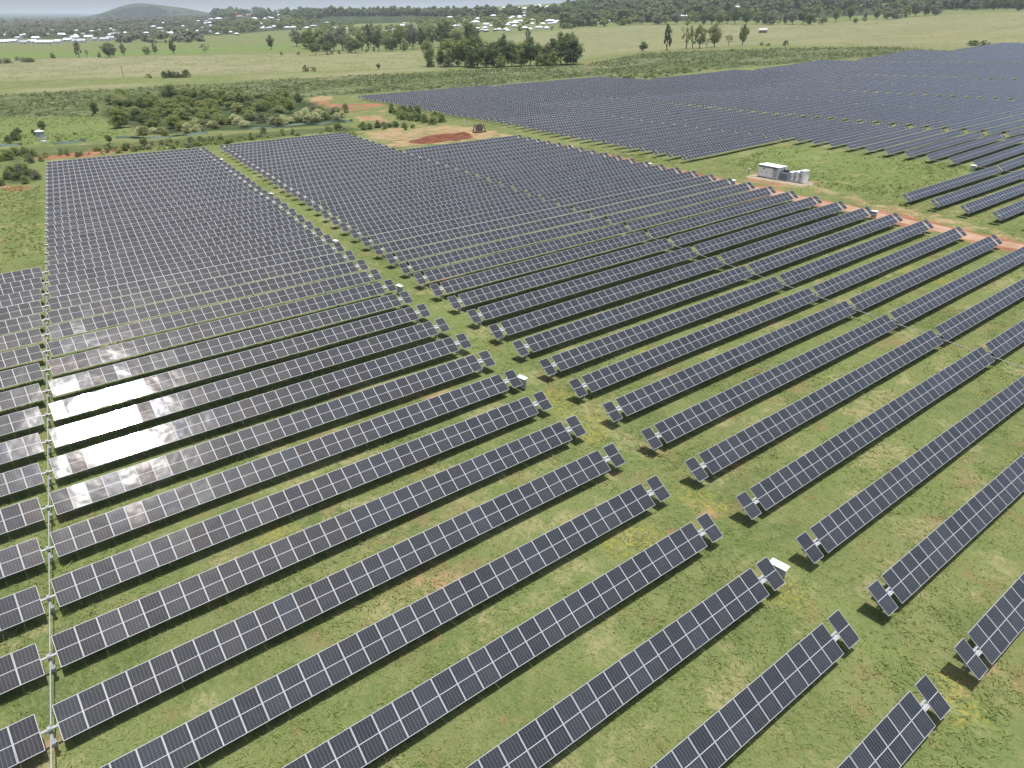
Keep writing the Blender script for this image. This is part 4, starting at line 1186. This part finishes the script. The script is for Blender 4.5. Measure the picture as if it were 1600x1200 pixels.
house(783, 17, 9, 'red', 1, 'red-roofed house below the skyline houses', None)
house(1156, 14.5, 17, 'white', 2, 'long white shed in a clearing on the forested hill', None, True)
house(1192, 51.5, 12, 'grey', 1, 'small dark shed alone on the right pasture', None, True)
# ---------------------------------------------------------------- the town
PADDOCK = np.array([(492,42),(500,30),(530,27),(640,26.5),(650,30),(640,38),(600,44),(540,44)], float)
def woods(name_label, areas, leafk, seed, clear=True):
    g_ = np.random.default_rng(seed)
    parts = []
    for P, n, (h0, h1), gap_ in areas:
        base = [crown_tris(SHAPES[k], 9, 16, .11, 900 + i)[0] for i, k in enumerate(('round', 'tall', 'round', 'tall'))]
        for u, v in inpoly_pts(P, n, seed + int(P[0][1] * 7) % 97):
            if clear and any(abs(u - hu) < hw * .6 + 1.5 and -.5 < v - hv < 7 for hu, hv, hw in HOUSES): continue
            if inside(PADDOCK, np.array([u]), np.array([v]))[0]: continue
            q_, up = pix_s(u, v)
            H = g_.uniform(h0, h1) * (up if gap_ else 1.0); Wd = H * g_.uniform(.75, 1.25)
            a_ = g_.uniform(0, 6.28); b_ = base[g_.integers(4)]
            R_ = np.array([[math.cos(a_), -math.sin(a_), 0], [math.sin(a_), math.cos(a_), 0], [0, 0, 1]])
            V_ = (b_ @ R_.T) * np.array([Wd, Wd, H]) + np.array([q_[0], q_[1], zg(q_[0], q_[1])[0] - .16 * H])
            parts.append(V_)
    o = link('woodland', tri_mesh('woodland', np.concatenate(parts) * S, LF[leafk]))
    return tag(o, name_label, 'woodland', kind='stuff')
woods('dark wooded ridge on the skyline behind the town', [([(332,27),(345,25),(520,23),(700,22),(880,17),(880,22),(700,26.5),(640,25.5),(520,26),(480,31),(400,31),(340,31)], 900, (10, 15), True)], 'dark', 21)
woods('trees scattered among the houses of the town', [([(330,54),(335,32),(450,30),(560,40),(640,32),(700,30),(860,26),(900,44),(800,52),(740,58),(660,62),(560,58),(450,46)], 900, (7, 11.5), True)], 'mid', 22)
woods('grey-green woodland around the white sheds on the left', [([(-10,60),(-10,36),(120,38),(330,34),(330,52),(180,66),(180,56),(90,57)], 800, (7, 11), True), ([(175,68),(182,60),(300,58),(330,66),(300,67)], 70, (12, 18), True), ([(-10,38),(200,31),(330,29),(330,38),(-10,46)], 420, (4, 6.5), True), ([(-10,32),(120,29),(200,28),(330,27),(330,31),(-10,38)], 420, (2.5, 4), True)], 'grey', 23)
woods('bluish forest covering the old volcanic hill', [([(150,27),(160,24),(200,14),(228,11),(250,12.5),(262,18),(258,28)], 900, (1.6, 3), True), ([(258,28),(262,18),(290,18),(330,24),(330,28)], 70, (1.6, 3), True)], 'deep', 26)
woods('dense forest covering the right-hand hill', [([(880,44),(880,14),(1000,6),(1200,6),(1400,-2),(1640,-8),(1640,12),(1500,14),(1400,20),(1300,16),(1200,24),(1000,36)], 900, (15, 24), True)], 'dark', 24)
woods('lighter trees thinning out at the forest foot', [([(880,46),(1000,38),(1200,30),(1180,22),(900,30)], 110, (10, 17), True)], 'mid', 25)

q, up = pix_s(461, 14)
r = empty('radio_mast', W(q)); hh = 26 * up * S
tag(r, 'thin radio mast on the wooded skyline', 'mast')
mb = MB()
for k in range(3):
    a_ = k * 2.094
    mb.tube((1.6 * math.cos(a_), 1.6 * math.sin(a_), 0), (.5 * math.cos(a_), .5 * math.sin(a_), hh), .35, .25, 6)
for i in range(14):
    z0 = hh * i / 14; z1 = hh * (i + 1) / 14; r0_ = 1.6 - 1.1 * i / 14; r1_ = 1.6 - 1.1 * (i + 1) / 14
    for k in range(3):
        a_, b_ = k * 2.094, (k + 1) * 2.094
        mb.tube((r0_ * math.cos(a_), r0_ * math.sin(a_), z0), (r1_ * math.cos(b_), r1_ * math.sin(b_), z1), .15, n=4)
mb.build('lattice_tower', M_STEEL, r)
mb = MB(); mb.tube((0, 0, hh), (0, 0, hh * 1.12), .3, .1, 6); mb.build('antenna', M_WHITE, r)
for u, v, h_, lb in ((193, 121, 17, 'lone timber power pole in the pale field left of the bush group'),):
    q, up = pix_s(u, v)
    r = empty('power_pole', W(q), .4); hh = h_ * up * S
    tag(r, lb, 'power pole')
    mb = MB(); mb.tube((0, 0, -.3), (0, 0, hh), .2, .13, 8); mb.build('pole', M_TIMBER, r)
    mb = MB(); mb.box((0, 0, hh * .93), (2.4, .12, .14)); mb.build('crossarm', M_TIMBER, r)

# ---------------------------------------------------------------- haze, sky, sun
hz_mb = MB()
hz_mb.box((9000, 12000, -200), (62000, 62000, 1100))
haze = hz_mb.build('haze', [])
haze.data.materials.clear()
hm = bpy.data.materials.new('haze_air'); hm.use_nodes = True
hn = hm.node_tree.nodes; hn.clear()
ho = hn.new('ShaderNodeOutputMaterial'); hv = hn.new('ShaderNodeVolumePrincipled')
hv.inputs['Color'].default_value = (0.84, 0.93, 1.0, 1); hv.inputs['Density'].default_value = 0.00007; hv.inputs['Anisotropy'].default_value = 0.0
hm.node_tree.links.new(hv.outputs[0], ho.inputs['Volume'])
haze.data.materials.append(hm)
tag(haze, 'thin blue summer haze over the farmland', 'haze', kind='stuff')

SUN = np.array([0.060, -0.1005, 0.994]); SUN /= np.linalg.norm(SUN)
wd = bpy.data.worlds.new('World'); sc.world = wd; wd.use_nodes = True
wn = wd.node_tree.nodes; bg = wn['Background']
sky = wn.new('ShaderNodeTexSky'); sky.sky_type = 'NISHITA'; sky.sun_disc = False
sky.sun_elevation = math.asin(SUN[2]); sky.sun_rotation = math.atan2(SUN[0], SUN[1])
sky.altitude = 600; sky.air_density = 1.0; sky.dust_density = 5.0; sky.ozone_density = 1.0
wd.node_tree.links.new(sky.outputs[0], bg.inputs['Color'])
bg.inputs['Strength'].default_value = 0.125
sd = bpy.data.lights.new('sun', 'SUN'); sd.energy = 4.6; sd.angle = math.radians(0.53); sd.color = (1.0, 0.975, 0.94)
so = bpy.data.objects.new('sun', sd); COL.objects.link(so)
so.rotation_euler = Vector((-SUN[0], -SUN[1], -SUN[2])).to_track_quat('-Z', 'Y').to_euler()
so.location = (0, 0, 200)
vs = sc.view_settings
vs.view_transform = 'Standard'; vs.look = 'None'; vs.gamma = 1.0; vs.use_curve_mapping = False
vs.exposure = 0.37
sc.cycles.max_bounces = 6
sc.cycles.volume_bounces = 0
